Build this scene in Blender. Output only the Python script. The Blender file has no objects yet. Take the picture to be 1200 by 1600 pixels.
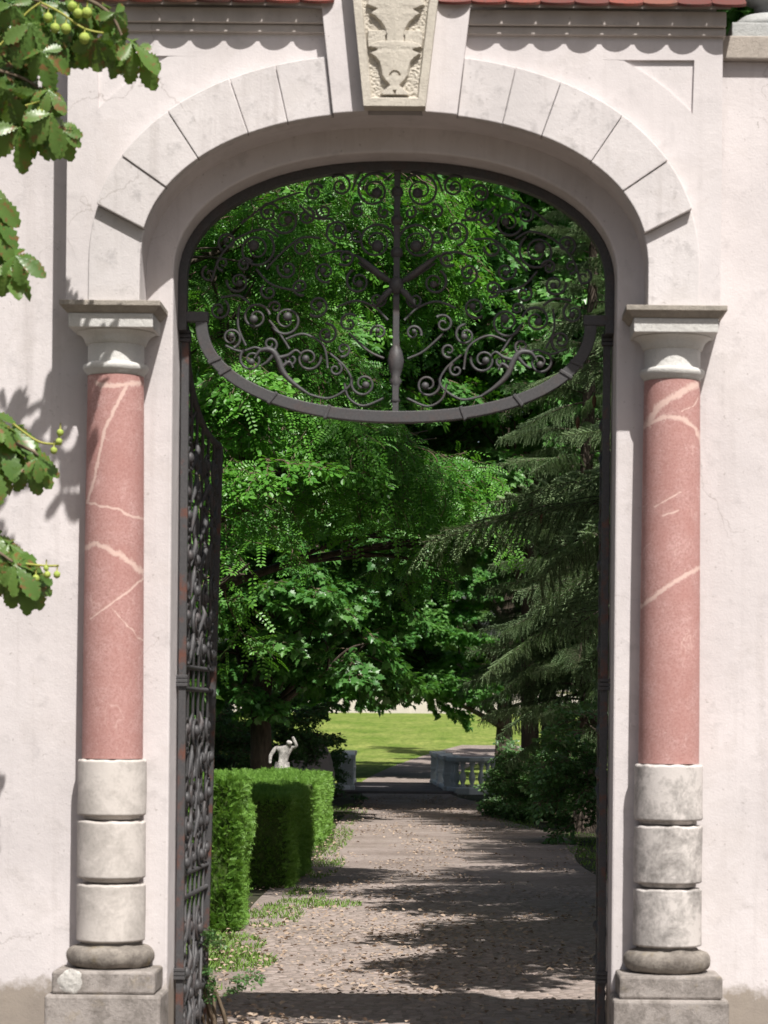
import bpy, math, random
from math import sin, cos, pi, radians, atan2, sqrt
from mathutils import Vector, Matrix, noise
from mathutils.geometry import tessellate_polygon

random.seed(7)
SC = bpy.context.scene
COL = SC.collection

# ------------------------------------------------------------------ camera
F, CD, CH = 3900.0, 13.0, 2.0          # focal length in photo pixels, metres to the gate, eye height
U0, V0, ROLL = 715.0, 1109.0, radians(0.52)
cam_d = bpy.data.cameras.new('camera')
cam = bpy.data.objects.new('camera', cam_d); COL.objects.link(cam)
cam.location = (0, -CD, CH)
cam.rotation_euler = (Matrix.Rotation(radians(90), 3, 'X') @ Matrix.Rotation(ROLL, 3, 'Z')).to_euler()
cam_d.sensor_fit = 'VERTICAL'; cam_d.sensor_height = 36.0; cam_d.sensor_width = 27.0
cam_d.lens = 36.0 * F / 1600.0
cam_d.shift_x = (600.0 - U0) / 1600.0
cam_d.shift_y = -(800.0 - V0) / 1600.0
cam_d.clip_end = 2000.0
cam_d.dof.use_dof = True; cam_d.dof.focus_distance = 24.0; cam_d.dof.aperture_fstop = 5.0
SC.camera = cam

# ------------------------------------------------------------------ sky, sun, exposure
SUN = Vector((0.41, -1.0, 1.58)).normalized()
EL = math.asin(SUN.z)
world = bpy.data.worlds.new('World'); SC.world = world; world.use_nodes = True
wn = world.node_tree.nodes; wl = world.node_tree.links
sky = wn.new('ShaderNodeTexSky'); sky.sky_type = 'NISHITA'; sky.sun_disc = False
sky.sun_elevation = EL; sky.sun_rotation = atan2(SUN.x, SUN.y)
sky.air_density = 1.0; sky.dust_density = 4.0; sky.ozone_density = 0.4
bg = wn['Background']; bg.inputs['Strength'].default_value = 0.056
wl.new(sky.outputs[0], bg.inputs[0])
sl = bpy.data.lights.new('sun', 'SUN'); sl.energy = 4.6; sl.angle = radians(0.53); sl.color = (1.0, 0.962, 0.915)
so = bpy.data.objects.new('sun', sl); COL.objects.link(so)
so.rotation_euler = SUN.to_track_quat('Z', 'Y').to_euler(); so.location = (6, -12, 18)
SC.view_settings.view_transform = 'Standard'; SC.view_settings.look = 'None'
SC.view_settings.exposure = 0.44; SC.view_settings.gamma = 1.0
try:
    SC.cycles.use_denoising = True; SC.cycles.denoiser = 'OPENIMAGEDENOISE'
    SC.cycles.max_bounces = 7; SC.cycles.diffuse_bounces = 4; SC.cycles.glossy_bounces = 2
    SC.cycles.transmission_bounces = 4; SC.cycles.transparent_max_bounces = 4
    SC.cycles.sample_clamp_indirect = 8.0; SC.cycles.use_adaptive_sampling = True
except Exception:
    pass


def unroll(u, v):
    a, b = u - U0, v - V0
    return a * cos(ROLL) + b * sin(ROLL), -a * sin(ROLL) + b * cos(ROLL)


def px(u, v, y):
    """measured photo point -> world point on the plane y"""
    a, b = unroll(u, v)
    k = (y + CD) / F
    return Vector((a * k, y, CH - b * k))


# ------------------------------------------------------------------ materials
def mat(name):
    m = bpy.data.materials.new(name); m.use_nodes = True
    nt = m.node_tree
    return m, nt, nt.nodes, nt.links, nt.nodes['Principled BSDF']


def nd(nt, typ, **kw):
    n = nt.nodes.new(typ)
    for k, v in kw.items():
        if hasattr(n, k):
            setattr(n, k, v)
        else:
            n.inputs[k].default_value = v
    return n


def noise_n(nt, vec, scale, detail=4, rough=0.55, dist=0.0):
    n = nt.nodes.new('ShaderNodeTexNoise')
    n.inputs['Scale'].default_value = scale; n.inputs['Detail'].default_value = detail
    n.inputs['Roughness'].default_value = rough; n.inputs['Distortion'].default_value = dist
    nt.links.new(vec, n.inputs['Vector'])
    return n.outputs['Fac']


def ramp(nt, fac, stops):
    r = nt.nodes.new('ShaderNodeValToRGB')
    el = r.color_ramp.elements
    while len(el) < len(stops):
        el.new(0.5)
    for e, (p, c) in zip(el, stops):
        e.position = p
        e.color = c if isinstance(c, tuple) and len(c) == 4 else ((*c, 1) if isinstance(c, tuple) else (c, c, c, 1))
    nt.links.new(fac, r.inputs[0])
    return r.outputs[0]


def mix(nt, fac, a, b, mode='MIX'):
    n = nt.nodes.new('ShaderNodeMix'); n.data_type = 'RGBA'; n.blend_type = mode
    for s, v in ((n.inputs[0], fac), (n.inputs[6], a), (n.inputs[7], b)):
        if hasattr(v, 'is_output'):
            nt.links.new(v, s)
        elif isinstance(v, (int, float)):
            s.default_value = v
        else:
            s.default_value = (*v, 1)
    return n.outputs[2]


def mth(nt, op, a, b=None):
    n = nt.nodes.new('ShaderNodeMath'); n.operation = op
    for s, v in zip(n.inputs, (a, b)):
        if v is None:
            continue
        if hasattr(v, 'is_output'):
            nt.links.new(v, s)
        else:
            s.default_value = v
    return n.outputs[0]


def bump(nt, bs, height, strength=0.3, dist=0.01):
    b = nt.nodes.new('ShaderNodeBump')
    b.inputs['Strength'].default_value = strength; b.inputs['Distance'].default_value = dist
    nt.links.new(height, b.inputs['Height']); nt.links.new(b.outputs[0], bs.inputs['Normal'])


def pos_of(nt):
    g = nt.nodes.new('ShaderNodeNewGeometry')
    return g.outputs['Position'], g


def zof(nt, pos):
    s = nt.nodes.new('ShaderNodeSeparateXYZ'); nt.links.new(pos, s.inputs[0])
    return s.outputs


def scaled(nt, pos, sx, sy, sz):
    n = nt.nodes.new('ShaderNodeMapping'); n.inputs['Scale'].default_value = (sx, sy, sz)
    nt.links.new(pos, n.inputs['Vector'])
    return n.outputs[0]


def plaster(name, base, dirt=0.5, damp=True, streak=0.32, gscale=1.0):
    m, nt, N, L, bs = mat(name)
    p, _ = pos_of(nt)
    big = noise_n(nt, p, 1.3, 5, 0.6)
    mid = noise_n(nt, p, 7 * gscale, 6, 0.65)
    fine = noise_n(nt, p, 130, 3, 0.6)
    dark = tuple(c * 0.86 for c in base); lite = tuple(min(1, c * 1.05) for c in base)
    c = mix(nt, ramp(nt, big, [(0.33, 0.0), (0.68, 1.0)]), dark, lite)
    grey = (base[0] * 0.5, base[1] * 0.5, base[2] * 0.5)
    spots = ramp(nt, mid, [(0.56, 0.0), (0.75, dirt)])
    c = mix(nt, spots, c, grey)
    st = noise_n(nt, scaled(nt, p, 9, 9, 0.55), 1.0, 5, 0.6)
    c = mix(nt, ramp(nt, st, [(0.52, 0.0), (0.78, streak)]), c, (base[0] * 0.62, base[1] * 0.6, base[2] * 0.58))
    speck = noise_n(nt, p, 45, 2, 0.5)
    c = mix(nt, ramp(nt, speck, [(0.70, 0.0), (0.76, 0.45)]), c, (base[0] * 0.4, base[1] * 0.38, base[2] * 0.35))
    vo = nt.nodes.new('ShaderNodeTexVoronoi'); vo.feature = 'DISTANCE_TO_EDGE'; vo.inputs['Scale'].default_value = 1.15
    wv = nt.nodes.new('ShaderNodeVectorMath'); wv.operation = 'MULTIPLY_ADD'
    nv = nt.nodes.new('ShaderNodeTexNoise'); nv.inputs['Scale'].default_value = 5.0; nv.inputs['Detail'].default_value = 6
    L.new(p, nv.inputs['Vector']); L.new(nv.outputs['Color'], wv.inputs[0]); wv.inputs[1].default_value = (0.35, 0.35, 0.35); L.new(p, wv.inputs[2])
    L.new(wv.outputs[0], vo.inputs['Vector'])
    crk = mth(nt, 'MULTIPLY', ramp(nt, vo.outputs['Distance'], [(0.0, 1.0), (0.0045, 0.0)]), ramp(nt, noise_n(nt, p, 0.8, 3), [(0.52, 0.0), (0.62, 0.55)]))
    c = mix(nt, crk, c, (base[0] * 0.4, base[1] * 0.37, base[2] * 0.34))
    pat = noise_n(nt, p, 2.6, 7, 0.62, 0.6)
    c = mix(nt, ramp(nt, pat, [(0.55, 0.0), (0.60, 0.16), (0.72, 0.24)]), c, (base[0] * 0.7, base[1] * 0.68, base[2] * 0.64))
    if damp:
        z = zof(nt, p)[2]
        edge = mth(nt, 'ADD', z, mth(nt, 'MULTIPLY', mid, -0.34))
        d = ramp(nt, edge, [(0.31, 1.0), (0.385, 0.0)])
        c = mix(nt, mth(nt, 'MULTIPLY', d, 0.85), c, mix(nt, mid, (0.17, 0.14, 0.11), (0.33, 0.28, 0.22)))
    L.new(c, bs.inputs['Base Color'])
    bs.inputs['Roughness'].default_value = 0.92
    bs.inputs['Specular IOR Level'].default_value = 0.2
    h = mth(nt, 'ADD', mth(nt, 'MULTIPLY', fine, 0.35), mth(nt, 'ADD', mid, big))
    bump(nt, bs, h, 0.35, 0.012)
    return m


def stone(name, base, dirtc, amount=0.6, scale=9, seed=0.0, moss=0.0, grain=1.0):
    m, nt, N, L, bs = mat(name)
    p, _ = pos_of(nt)
    mp = nt.nodes.new('ShaderNodeMapping'); mp.inputs['Location'].default_value = (seed, seed * 2.3, seed * 0.7)
    L.new(p, mp.inputs[0]); p2 = mp.outputs[0]
    a = noise_n(nt, p2, scale, 9, 0.72, 0.4); b = noise_n(nt, p2, scale * 0.32, 5, 0.6); f = noise_n(nt, p2, 190, 4, 0.7)
    g = noise_n(nt, p2, scale * 6, 5, 0.7)
    msk = mth(nt, 'ADD', mth(nt, 'MULTIPLY', a, 0.55), mth(nt, 'ADD', mth(nt, 'MULTIPLY', b, 0.35), mth(nt, 'MULTIPLY', g, 0.2)))
    c = mix(nt, ramp(nt, msk, [(0.50, 0.0), (0.56, amount * 0.45), (0.66, amount)]), base, dirtc)
    c = mix(nt, ramp(nt, f, [(0.45, 0.0), (0.75, 0.4 * grain)]), c, tuple(x * 0.5 for x in base))
    c = mix(nt, ramp(nt, g, [(0.62, 0.0), (0.72, 0.5 * amount)]), c, tuple(x * 0.35 for x in base))
    if moss:
        ms = noise_n(nt, p2, 7, 6, 0.7)
        c = mix(nt, ramp(nt, ms, [(0.56, 0.0), (0.7, moss)]), c, (0.30, 0.23, 0.10))
    L.new(c, bs.inputs['Base Color'])
    bs.inputs['Roughness'].default_value = 0.93; bs.inputs['Specular IOR Level'].default_value = 0.2
    bump(nt, bs, mth(nt, 'ADD', mth(nt, 'MULTIPLY', f, 0.3), mth(nt, 'ADD', a, mth(nt, 'MULTIPLY', g, 0.6))), 0.3 + 0.4 * grain, 0.004 + 0.008 * grain)
    return m


M = {}
WALLC = (0.665, 0.622, 0.617)
M['wall'] = plaster('wall plaster', WALLC, 0.42, streak=0.45)
M['upper'] = plaster('gate plaster', (0.66, 0.618, 0.612), 0.35, damp=False)
M['vous'] = plaster('voussoir plaster', (0.64, 0.605, 0.597), 0.8, damp=False, streak=0.6, gscale=1.6)
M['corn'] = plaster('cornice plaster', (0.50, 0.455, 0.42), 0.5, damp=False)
M['key'] = stone('keystone limestone', (0.60, 0.555, 0.475), (0.34, 0.31, 0.26), 0.35, 11)
M['abacus'] = stone('weathered abacus', (0.40, 0.36, 0.31), (0.24, 0.22, 0.19), 0.6, 12)
M['cap'] = stone('capital stone', (0.66, 0.65, 0.62), (0.48, 0.46, 0.43), 0.3, 8)
M['drumA'] = stone('pale drum stone', (0.62, 0.575, 0.535), (0.30, 0.275, 0.25), 0.6, 7, 3.1, grain=0.35)
M['drumB'] = stone('stained drum stone', (0.61, 0.57, 0.54), (0.15, 0.14, 0.13), 0.8, 8, 7.7, grain=0.4)
M['base'] = stone('grey base stone', (0.30, 0.27, 0.235), (0.11, 0.095, 0.085), 0.85, 14, 1.7, moss=0.4)
M['plinth'] = stone('damp plinth stone', (0.37, 0.335, 0.31), (0.13, 0.115, 0.10), 0.85, 8, 5.2, moss=0.35)
M['patch'] = stone('white lime patch', (0.66, 0.64, 0.60), (0.34, 0.32, 0.30), 0.6, 34)
M['coping'] = stone('coping stone', (0.46, 0.41, 0.36), (0.3, 0.27, 0.235), 0.5, 6, 2.2)
M['urn'] = stone('grey urn stone', (0.50, 0.51, 0.50), (0.3, 0.31, 0.3), 0.5, 12, 4.4)
M['statue'] = stone('weathered statue stone', (0.60, 0.57, 0.54), (0.07, 0.065, 0.06), 0.95, 8.5, 9.4)
M['statue_dark'] = stone('shade darkened statue stone', (0.13, 0.12, 0.11), (0.035, 0.03, 0.03), 0.9, 6, 2.9)  # unused dark copy of the statue stone, shade put into its colour
M['boulder'] = stone('pinkish boulder', (0.50, 0.42, 0.39), (0.2, 0.17, 0.15), 0.5, 3.5, 6.1)
M['balus'] = stone('blue grey balustrade stone', (0.68, 0.71, 0.71), (0.42, 0.45, 0.45), 0.5, 5, 8.3)


def mk_tile():
    m, nt, N, L, bs = mat('red clay tile')
    oi = N.new('ShaderNodeObjectInfo')
    p, _ = pos_of(nt)
    c = ramp(nt, oi.outputs['Random'], [(0.0, (0.10, 0.035, 0.028)), (0.35, (0.17, 0.045, 0.034)), (0.7, (0.25, 0.065, 0.045)), (1.0, (0.20, 0.11, 0.075))])
    n = noise_n(nt, p, 40, 4)
    c = mix(nt, ramp(nt, n, [(0.45, 0.0), (0.7, 0.6)]), c, (0.09, 0.06, 0.05))
    L.new(c, bs.inputs['Base Color']); bs.inputs['Roughness'].default_value = 0.85
    bump(nt, bs, n, 0.3, 0.004)
    return m


M['tile'] = mk_tile()


def mk_shaft():
    m, nt, N, L, bs = mat('pink veined column stone')
    p, _ = pos_of(nt)
    a = noise_n(nt, p, 3.0, 5, 0.6); f = noise_n(nt, p, 95, 4, 0.8); mid = noise_n(nt, p, 26, 5, 0.7)
    c = mix(nt, ramp(nt, a, [(0.35, 0.0), (0.65, 1.0)]), (0.46, 0.265, 0.242), (0.575, 0.355, 0.332))
    c = mix(nt, ramp(nt, mid, [(0.55, 0.0), (0.75, 0.4)]), c, (0.52, 0.27, 0.235))
    c = mix(nt, ramp(nt, f, [(0.40, 0.75), (0.58, 0.0)]), c, (0.32, 0.155, 0.135))
    c = mix(nt, ramp(nt, noise_n(nt, p, 55, 4, 0.75), [(0.56, 0.0), (0.70, 0.5)]), c, (0.66, 0.47, 0.44))
    st = noise_n(nt, scaled(nt, p, 1, 1, 6), 30, 4, 0.7)
    c = mix(nt, ramp(nt, st, [(0.50, 0.0), (0.70, 0.35)]), c, (0.62, 0.42, 0.39))
    pit = noise_n(nt, p, 70, 2)
    c = mix(nt, ramp(nt, pit, [(0.70, 0.0), (0.74, 0.7)]), c, (0.66, 0.52, 0.46))
    pit2 = noise_n(nt, scaled(nt, p, 1.3, 1.3, 1.3), 60, 2)
    c = mix(nt, ramp(nt, pit2, [(0.72, 0.0), (0.75, 0.6)]), c, (0.16, 0.08, 0.07))
    big = noise_n(nt, p, 7, 6, 0.65, 0.5)
    c = mix(nt, ramp(nt, big, [(0.40, 0.0), (0.48, 0.25), (0.66, 0.5)]), c, (0.40, 0.195, 0.17))
    vo = N.new('ShaderNodeTexVoronoi'); vo.feature = 'DISTANCE_TO_EDGE'; vo.inputs['Scale'].default_value = 3.6
    wv = N.new('ShaderNodeVectorMath'); wv.operation = 'MULTIPLY_ADD'
    nv = N.new('ShaderNodeTexNoise'); nv.inputs['Scale'].default_value = 6.0; nv.inputs['Detail'].default_value = 7
    L.new(p, nv.inputs['Vector']); L.new(nv.outputs['Color'], wv.inputs[0]); wv.inputs[1].default_value = (0.4, 0.4, 0.4); L.new(p, wv.inputs[2])
    L.new(wv.outputs[0], vo.inputs['Vector'])
    fv = mth(nt, 'MULTIPLY', ramp(nt, vo.outputs['Distance'], [(0.0, 1.0), (0.03, 0.0)]), ramp(nt, a, [(0.50, 0.0), (0.62, 0.55)]))
    c = mix(nt, fv, c, (0.68, 0.48, 0.43))
    at = N.new('ShaderNodeAttribute'); at.attribute_name = 'vein'
    vm = mth(nt, 'ADD', at.outputs['Fac'], mth(nt, 'MULTIPLY', mth(nt, 'SUBTRACT', mth(nt, 'ADD', mth(nt, 'MULTIPLY', mid, 0.6), mth(nt, 'MULTIPLY', noise_n(nt, p, 75, 4, 0.7), 0.4)), 0.5), 2.6))
    c = mix(nt, ramp(nt, vm, [(0.34, 0.0), (0.72, 0.85)]), c, mix(nt, mid, (0.72, 0.56, 0.48), (0.68, 0.47, 0.42)))
    L.new(c, bs.inputs['Base Color']); bs.inputs['Roughness'].default_value = 0.8
    bs.inputs['Specular IOR Level'].default_value = 0.25
    bump(nt, bs, f, 0.35, 0.004)
    return m


M['shaft'] = mk_shaft()


def mk_iron(name, rust):
    m, nt, N, L, bs = mat(name)
    p, _ = pos_of(nt)
    n = noise_n(nt, p, 9, 6, 0.65); f = noise_n(nt, p, 90, 3)
    c = mix(nt, ramp(nt, n, [(0.52, 0.0), (0.66, rust)]), mix(nt, f, (0.035, 0.034, 0.036), (0.095, 0.092, 0.094)), mix(nt, f, (0.09, 0.03, 0.02), (0.17, 0.075, 0.05)))
    L.new(c, bs.inputs['Base Color']); bs.inputs['Roughness'].default_value = 0.55
    bs.inputs['Specular IOR Level'].default_value = 0.45
    bump(nt, bs, f, 0.25, 0.002)
    return m


M['iron'] = mk_iron('dark wrought iron', 0.15)
M['rusty'] = mk_iron('rusty wrought iron', 0.95)


def leaf_mat(name, c1, c2, trans, tw=0.4, rough=0.45, blotch=None, spec=0.35):
    m, nt, N, L, bs = mat(name)
    oi = N.new('ShaderNodeObjectInfo'); g = N.new('ShaderNodeNewGeometry')
    r = mth(nt, 'ADD', mth(nt, 'MULTIPLY', oi.outputs['Random'], 0.5), mth(nt, 'MULTIPLY', g.outputs['Random Per Island'], 0.5))
    c = mix(nt, r, c1, c2)
    if blotch:
        n = noise_n(nt, g.outputs['Position'], blotch[1], 4, 0.6)
        c = mix(nt, ramp(nt, n, [(0.56, 0.0), (0.63, 0.85)]), c, blotch[0])
    L.new(c, bs.inputs['Base Color']); bs.inputs['Roughness'].default_value = rough
    bs.inputs['Specular IOR Level'].default_value = spec
    t = N.new('ShaderNodeBsdfTranslucent')
    tc = mix(nt, r, tuple(x * 0.8 for x in trans), trans)
    L.new(tc, t.inputs['Color'])
    ms = N.new('ShaderNodeMixShader'); ms.inputs[0].default_value = tw
    L.new(bs.outputs[0], ms.inputs[1]); L.new(t.outputs[0], ms.inputs[2])
    L.new(ms.outputs[0], N['Material Output'].inputs['Surface'])
    return m


M['robinia'] = leaf_mat('robinia leaf', (0.052, 0.195, 0.026), (0.150, 0.370, 0.045), (0.19, 0.50, 0.03), 0.3, rough=0.4, spec=0.5)
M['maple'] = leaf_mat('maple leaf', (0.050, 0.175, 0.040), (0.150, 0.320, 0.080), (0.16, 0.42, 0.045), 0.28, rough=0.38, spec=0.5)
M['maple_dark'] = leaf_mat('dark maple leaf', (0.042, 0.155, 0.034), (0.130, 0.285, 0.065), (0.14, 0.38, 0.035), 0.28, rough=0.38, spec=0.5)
M['shrub'] = leaf_mat('shrub leaf', (0.060, 0.150, 0.045), (0.135, 0.245, 0.085), (0.13, 0.3, 0.05), 0.3, rough=0.38, spec=0.5)
M['far'] = leaf_mat('distant leaf', (0.075, 0.165, 0.052), (0.145, 0.255, 0.085), (0.16, 0.33, 0.05), 0.3, rough=0.5)
M['spruce'] = leaf_mat('spruce needle', (0.150, 0.240, 0.115), (0.280, 0.385, 0.180), (0.2, 0.33, 0.09), 0.14, rough=0.55)
M['yew'] = leaf_mat('yew needle', (0.120, 0.260, 0.040), (0.225, 0.400, 0.075), (0.26, 0.48, 0.05), 0.25, rough=0.5)
M['chestnut'] = leaf_mat('chestnut leaf', (0.075, 0.160, 0.030), (0.150, 0.240, 0.055), (0.17, 0.29, 0.03), 0.3, rough=0.36, spec=0.5, blotch=((0.24, 0.10, 0.045), 26))
M['grass'] = leaf_mat('grass blade', (0.105, 0.21, 0.03), (0.20, 0.32, 0.06), (0.2, 0.35, 0.04), 0.25, rough=0.55)
M['litter'] = leaf_mat('dry leaf', (0.30, 0.21, 0.15), (0.56, 0.45, 0.35), (0.2, 0.12, 0.06), 0.1, rough=0.8)


def simple(name, c1, c2, scale, rough=0.85, bstr=0.4, bd=0.01, stretch=(1, 1, 1)):
    m, nt, N, L, bs = mat(name)
    p, _ = pos_of(nt)
    n = noise_n(nt, scaled(nt, p, *stretch), scale, 6, 0.65)
    L.new(mix(nt, ramp(nt, n, [(0.32, 0.0), (0.68, 1.0)]), c1, c2), bs.inputs['Base Color'])
    bs.inputs['Roughness'].default_value = rough; bs.inputs['Specular IOR Level'].default_value = 0.25
    bump(nt, bs, n, bstr, bd)
    return m


M['bark'] = simple('brown bark', (0.045, 0.034, 0.026), (0.115, 0.09, 0.07), 14, stretch=(1, 1, 0.25), bstr=0.9, bd=0.03)
M['twig'] = simple('pale twig bark', (0.10, 0.075, 0.05), (0.19, 0.145, 0.10), 20)
M['stalk'] = simple('yellow green stalk', (0.30, 0.33, 0.06), (0.38, 0.36, 0.09), 20, rough=0.6)
M['fruit'] = simple('green chestnut husk', (0.26, 0.36, 0.06), (0.40, 0.46, 0.11), 60, rough=0.6, bstr=0.8, bd=0.004)
M['cone'] = simple('brown cone', (0.10, 0.05, 0.03), (0.20, 0.11, 0.07), 40)
M['soil'] = simple('dark soil', (0.030, 0.034, 0.018), (0.075, 0.07, 0.04), 5, rough=0.95, bstr=0.8, bd=0.04)  # dark earth tone varied by noise
M['plank'] = simple('grey bridge plank', (0.13, 0.12, 0.125), (0.21, 0.195, 0.195), 6, stretch=(0.4, 6, 1))
M['gravel'] = simple('grey gravel', (0.075, 0.062, 0.05), (0.12, 0.10, 0.082), 30, rough=0.95)
M['hedgecore'] = simple('hedge inner twigs', (0.04, 0.07, 0.018), (0.08, 0.12, 0.03), 18, rough=0.95)
M['farwall'] = plaster('far pale plaster', (0.62, 0.56, 0.52), 0.3, damp=False)
M['far_roof'] = simple('far red roof', (0.2, 0.07, 0.05), (0.3, 0.11, 0.08), 4)


def mk_path():
    m, nt, N, L, bs = mat('dusty path')
    p, _ = pos_of(nt)
    a = noise_n(nt, p, 0.9, 6, 0.65); b = noise_n(nt, p, 12, 6, 0.7); f = noise_n(nt, p, 75, 3)
    c = mix(nt, ramp(nt, a, [(0.35, 0.0), (0.65, 1.0)]), (0.235, 0.190, 0.166), (0.360, 0.302, 0.272))
    c = mix(nt, ramp(nt, b, [(0.47, 0.0), (0.7, 0.75)]), c, (0.13, 0.10, 0.08))
    c = mix(nt, ramp(nt, f, [(0.52, 0.0), (0.7, 0.6)]), c, (0.46, 0.40, 0.35))
    g = noise_n(nt, p, 2.2, 5, 0.7)
    c = mix(nt, ramp(nt, g, [(0.60, 0.0), (0.72, 0.4)]), c, (0.14, 0.16, 0.06))
    L.new(c, bs.inputs['Base Color']); bs.inputs['Roughness'].default_value = 0.95
    bs.inputs['Specular IOR Level'].default_value = 0.15
    bump(nt, bs, mth(nt, 'ADD', b, f), 0.6, 0.02)
    return m


M['path'] = mk_path()


def mk_cobble():
    m, nt, N, L, bs = mat('path cobble')
    g = N.new('ShaderNodeNewGeometry')
    c = ramp(nt, g.outputs['Random Per Island'], [(0.0, (0.22, 0.185, 0.168)), (0.4, (0.32, 0.265, 0.24)), (0.75, (0.38, 0.33, 0.305)), (1.0, (0.43, 0.345, 0.31))])
    n = noise_n(nt, g.outputs['Position'], 30, 5, 0.7)
    c = mix(nt, ramp(nt, n, [(0.36, 0.0), (0.58, 0.9)]), c, (0.30, 0.245, 0.215))
    L.new(c, bs.inputs['Base Color']); bs.inputs['Roughness'].default_value = 0.85
    bs.inputs['Specular IOR Level'].default_value = 0.25
    bump(nt, bs, n, 0.5, 0.008)
    return m


M['cobble'] = mk_cobble()


def mk_lawn():
    m, nt, N, L, bs = mat('lawn grass')
    p, _ = pos_of(nt)
    a = noise_n(nt, scaled(nt, p, 1, 0.5, 1), 0.5, 7, 0.7); b = noise_n(nt, scaled(nt, p, 1, 0.2, 1), 5, 6, 0.75)
    c = mix(nt, ramp(nt, a, [(0.35, 0.0), (0.65, 1.0)]), (0.13, 0.215, 0.03), (0.32, 0.35, 0.10))
    c = mix(nt, ramp(nt, b, [(0.42, 0.0), (0.66, 0.85)]), c, (0.075, 0.125, 0.022))
    L.new(c, bs.inputs['Base Color']); bs.inputs['Roughness'].default_value = 0.9
    bs.inputs['Specular IOR Level'].default_value = 0.1
    bump(nt, bs, b, 0.8, 0.08)
    return m


M['lawn'] = mk_lawn()


# ------------------------------------------------------------------ object helpers
class MB:
    def __init__(self):
        self.v = []; self.f = []; self.smooth = []

    def add(self, vs, fs, smooth=False):
        k = len(self.v)
        self.v += [tuple(v) for v in vs]
        self.f += [tuple(i + k for i in f) for f in fs]
        self.smooth += [smooth] * len(fs)
        return self

    def box(self, x0, x1, y0, y1, z0, z1):
        vs = [(x, y, z) for z in (z0, z1) for y in (y0, y1) for x in (x0, x1)]
        return self.add(vs, [(0, 2, 3, 1), (4, 5, 7, 6), (0, 1, 5, 4), (2, 6, 7, 3), (0, 4, 6, 2), (1, 3, 7, 5)])

    def lathe(self, cx, cy, prof, n=48, smooth=True, cap=True):
        vs = []; fs = []
        for r, z in prof:
            for i in range(n):
                a = 2 * pi * i / n
                vs.append((cx + r * cos(a), cy + r * sin(a), z))
        for j in range(len(prof) - 1):
            for i in range(n):
                k = (i + 1) % n
                fs.append((j * n + i, j * n + k, (j + 1) * n + k, (j + 1) * n + i))
        self.add(vs, fs, smooth)
        if cap:
            k = len(self.v) - len(vs)
            for j, rev in ((0, True), (len(prof) - 1, False)):
                ring = [k + j * n + i for i in range(n)]
                self.f.append(tuple(reversed(ring)) if rev else tuple(ring)); self.smooth.append(False)
        return self

    def sq_lathe(self, cx, cy, prof, yfront=None):
        """square profile stack: (half, z)"""
        vs = []; fs = []
        for h, z in prof:
            vs += [(cx - h, cy - h, z), (cx + h, cy - h, z), (cx + h, cy + h, z), (cx - h, cy + h, z)]
        for j in range(len(prof) - 1):
            for i in range(4):
                k = (i + 1) % 4
                fs.append((j * 4 + i, j * 4 + k, j * 4 + 4 + k, j * 4 + 4 + i))
        n = len(prof) - 1
        fs += [(3, 2, 1, 0), (n * 4, n * 4 + 1, n * 4 + 2, n * 4 + 3)]
        return self.add(vs, fs)

    def tube(self, pts, rad, n=6, cap=True):
        pts = [Vector(p) for p in pts]
        if not hasattr(rad, '__len__'):
            rad = [rad] * len(pts)
        vs = []; fs = []
        up = None
        for i, p in enumerate(pts):
            t = (pts[min(i + 1, len(pts) - 1)] - pts[max(i - 1, 0)])
            t = t.normalized() if t.length > 1e-9 else Vector((0, 0, 1))
            if up is None:
                up = Vector((0, 1, 0)) if abs(t.y) < 0.9 else Vector((1, 0, 0))
            a = t.cross(up)
            a = a.normalized() if a.length > 1e-6 else t.orthogonal().normalized()
            b = a.cross(t).normalized(); up = b
            for k in range(n):
                w = 2 * pi * k / n
                vs.append(p + (a * cos(w) + b * sin(w)) * rad[i])
        for i in range(len(pts) - 1):
            for k in range(n):
                q = (k + 1) % n
                fs.append((i * n + k, i * n + q, (i + 1) * n + q, (i + 1) * n + k))
        self.add(vs, fs, True)
        if cap:
            k0 = len(self.v) - len(vs)
            self.f.append(tuple(k0 + i for i in range(n))); self.smooth.append(False)
            self.f.append(tuple(k0 + (len(pts) - 1) * n + i for i in reversed(range(n)))); self.smooth.append(False)
        return self

    def ball(self, c, rx, ry, rz, n=10, m=6):
        vs = []; fs = []
        for j in range(m + 1):
            th = pi * j / m
            for i in range(n):
                a = 2 * pi * i / n
                vs.append((c[0] + rx * sin(th) * cos(a), c[1] + ry * sin(th) * sin(a), c[2] + rz * cos(th)))
        for j in range(m):
            for i in range(n):
                k = (i + 1) % n
                fs.append((j * n + i, (j + 1) * n + i, (j + 1) * n + k, j * n + k))
        return self.add(vs, fs, True)

    def plate(self, outer, y0, y1, holes=()):
        loops = [list(outer)] + [list(h) for h in holes]
        flat = [p for lp in loops for p in lp]
        n = len(flat)
        vs = [(x, y0, z) for x, z in flat] + [(x, y1, z) for x, z in flat]
        fs = []
        if holes:
            tri = tessellate_polygon([[Vector((x, z, 0)) for x, z in lp] for lp in loops])
            for t in tri:
                fs.append(tuple(t)); fs.append(tuple(n + i for i in reversed(t)))
        else:
            fs.append(tuple(range(n))); fs.append(tuple(n + i for i in reversed(range(n))))
        k = 0
        for lp in loops:
            for i in range(len(lp)):
                a, b = k + i, k + (i + 1) % len(lp)
                fs.append((a, b, n + b, n + a))
            k += len(lp)
        return self.add(vs, fs)

    def mesh(self, name, origin=(0, 0, 0)):
        me = bpy.data.meshes.new(name)
        ox, oy, oz = origin
        me.from_pydata([(x - ox, y - oy, z - oz) for x, y, z in self.v], [], self.f)
        me.polygons.foreach_set('use_smooth', self.smooth)
        me.update()
        return me

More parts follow.
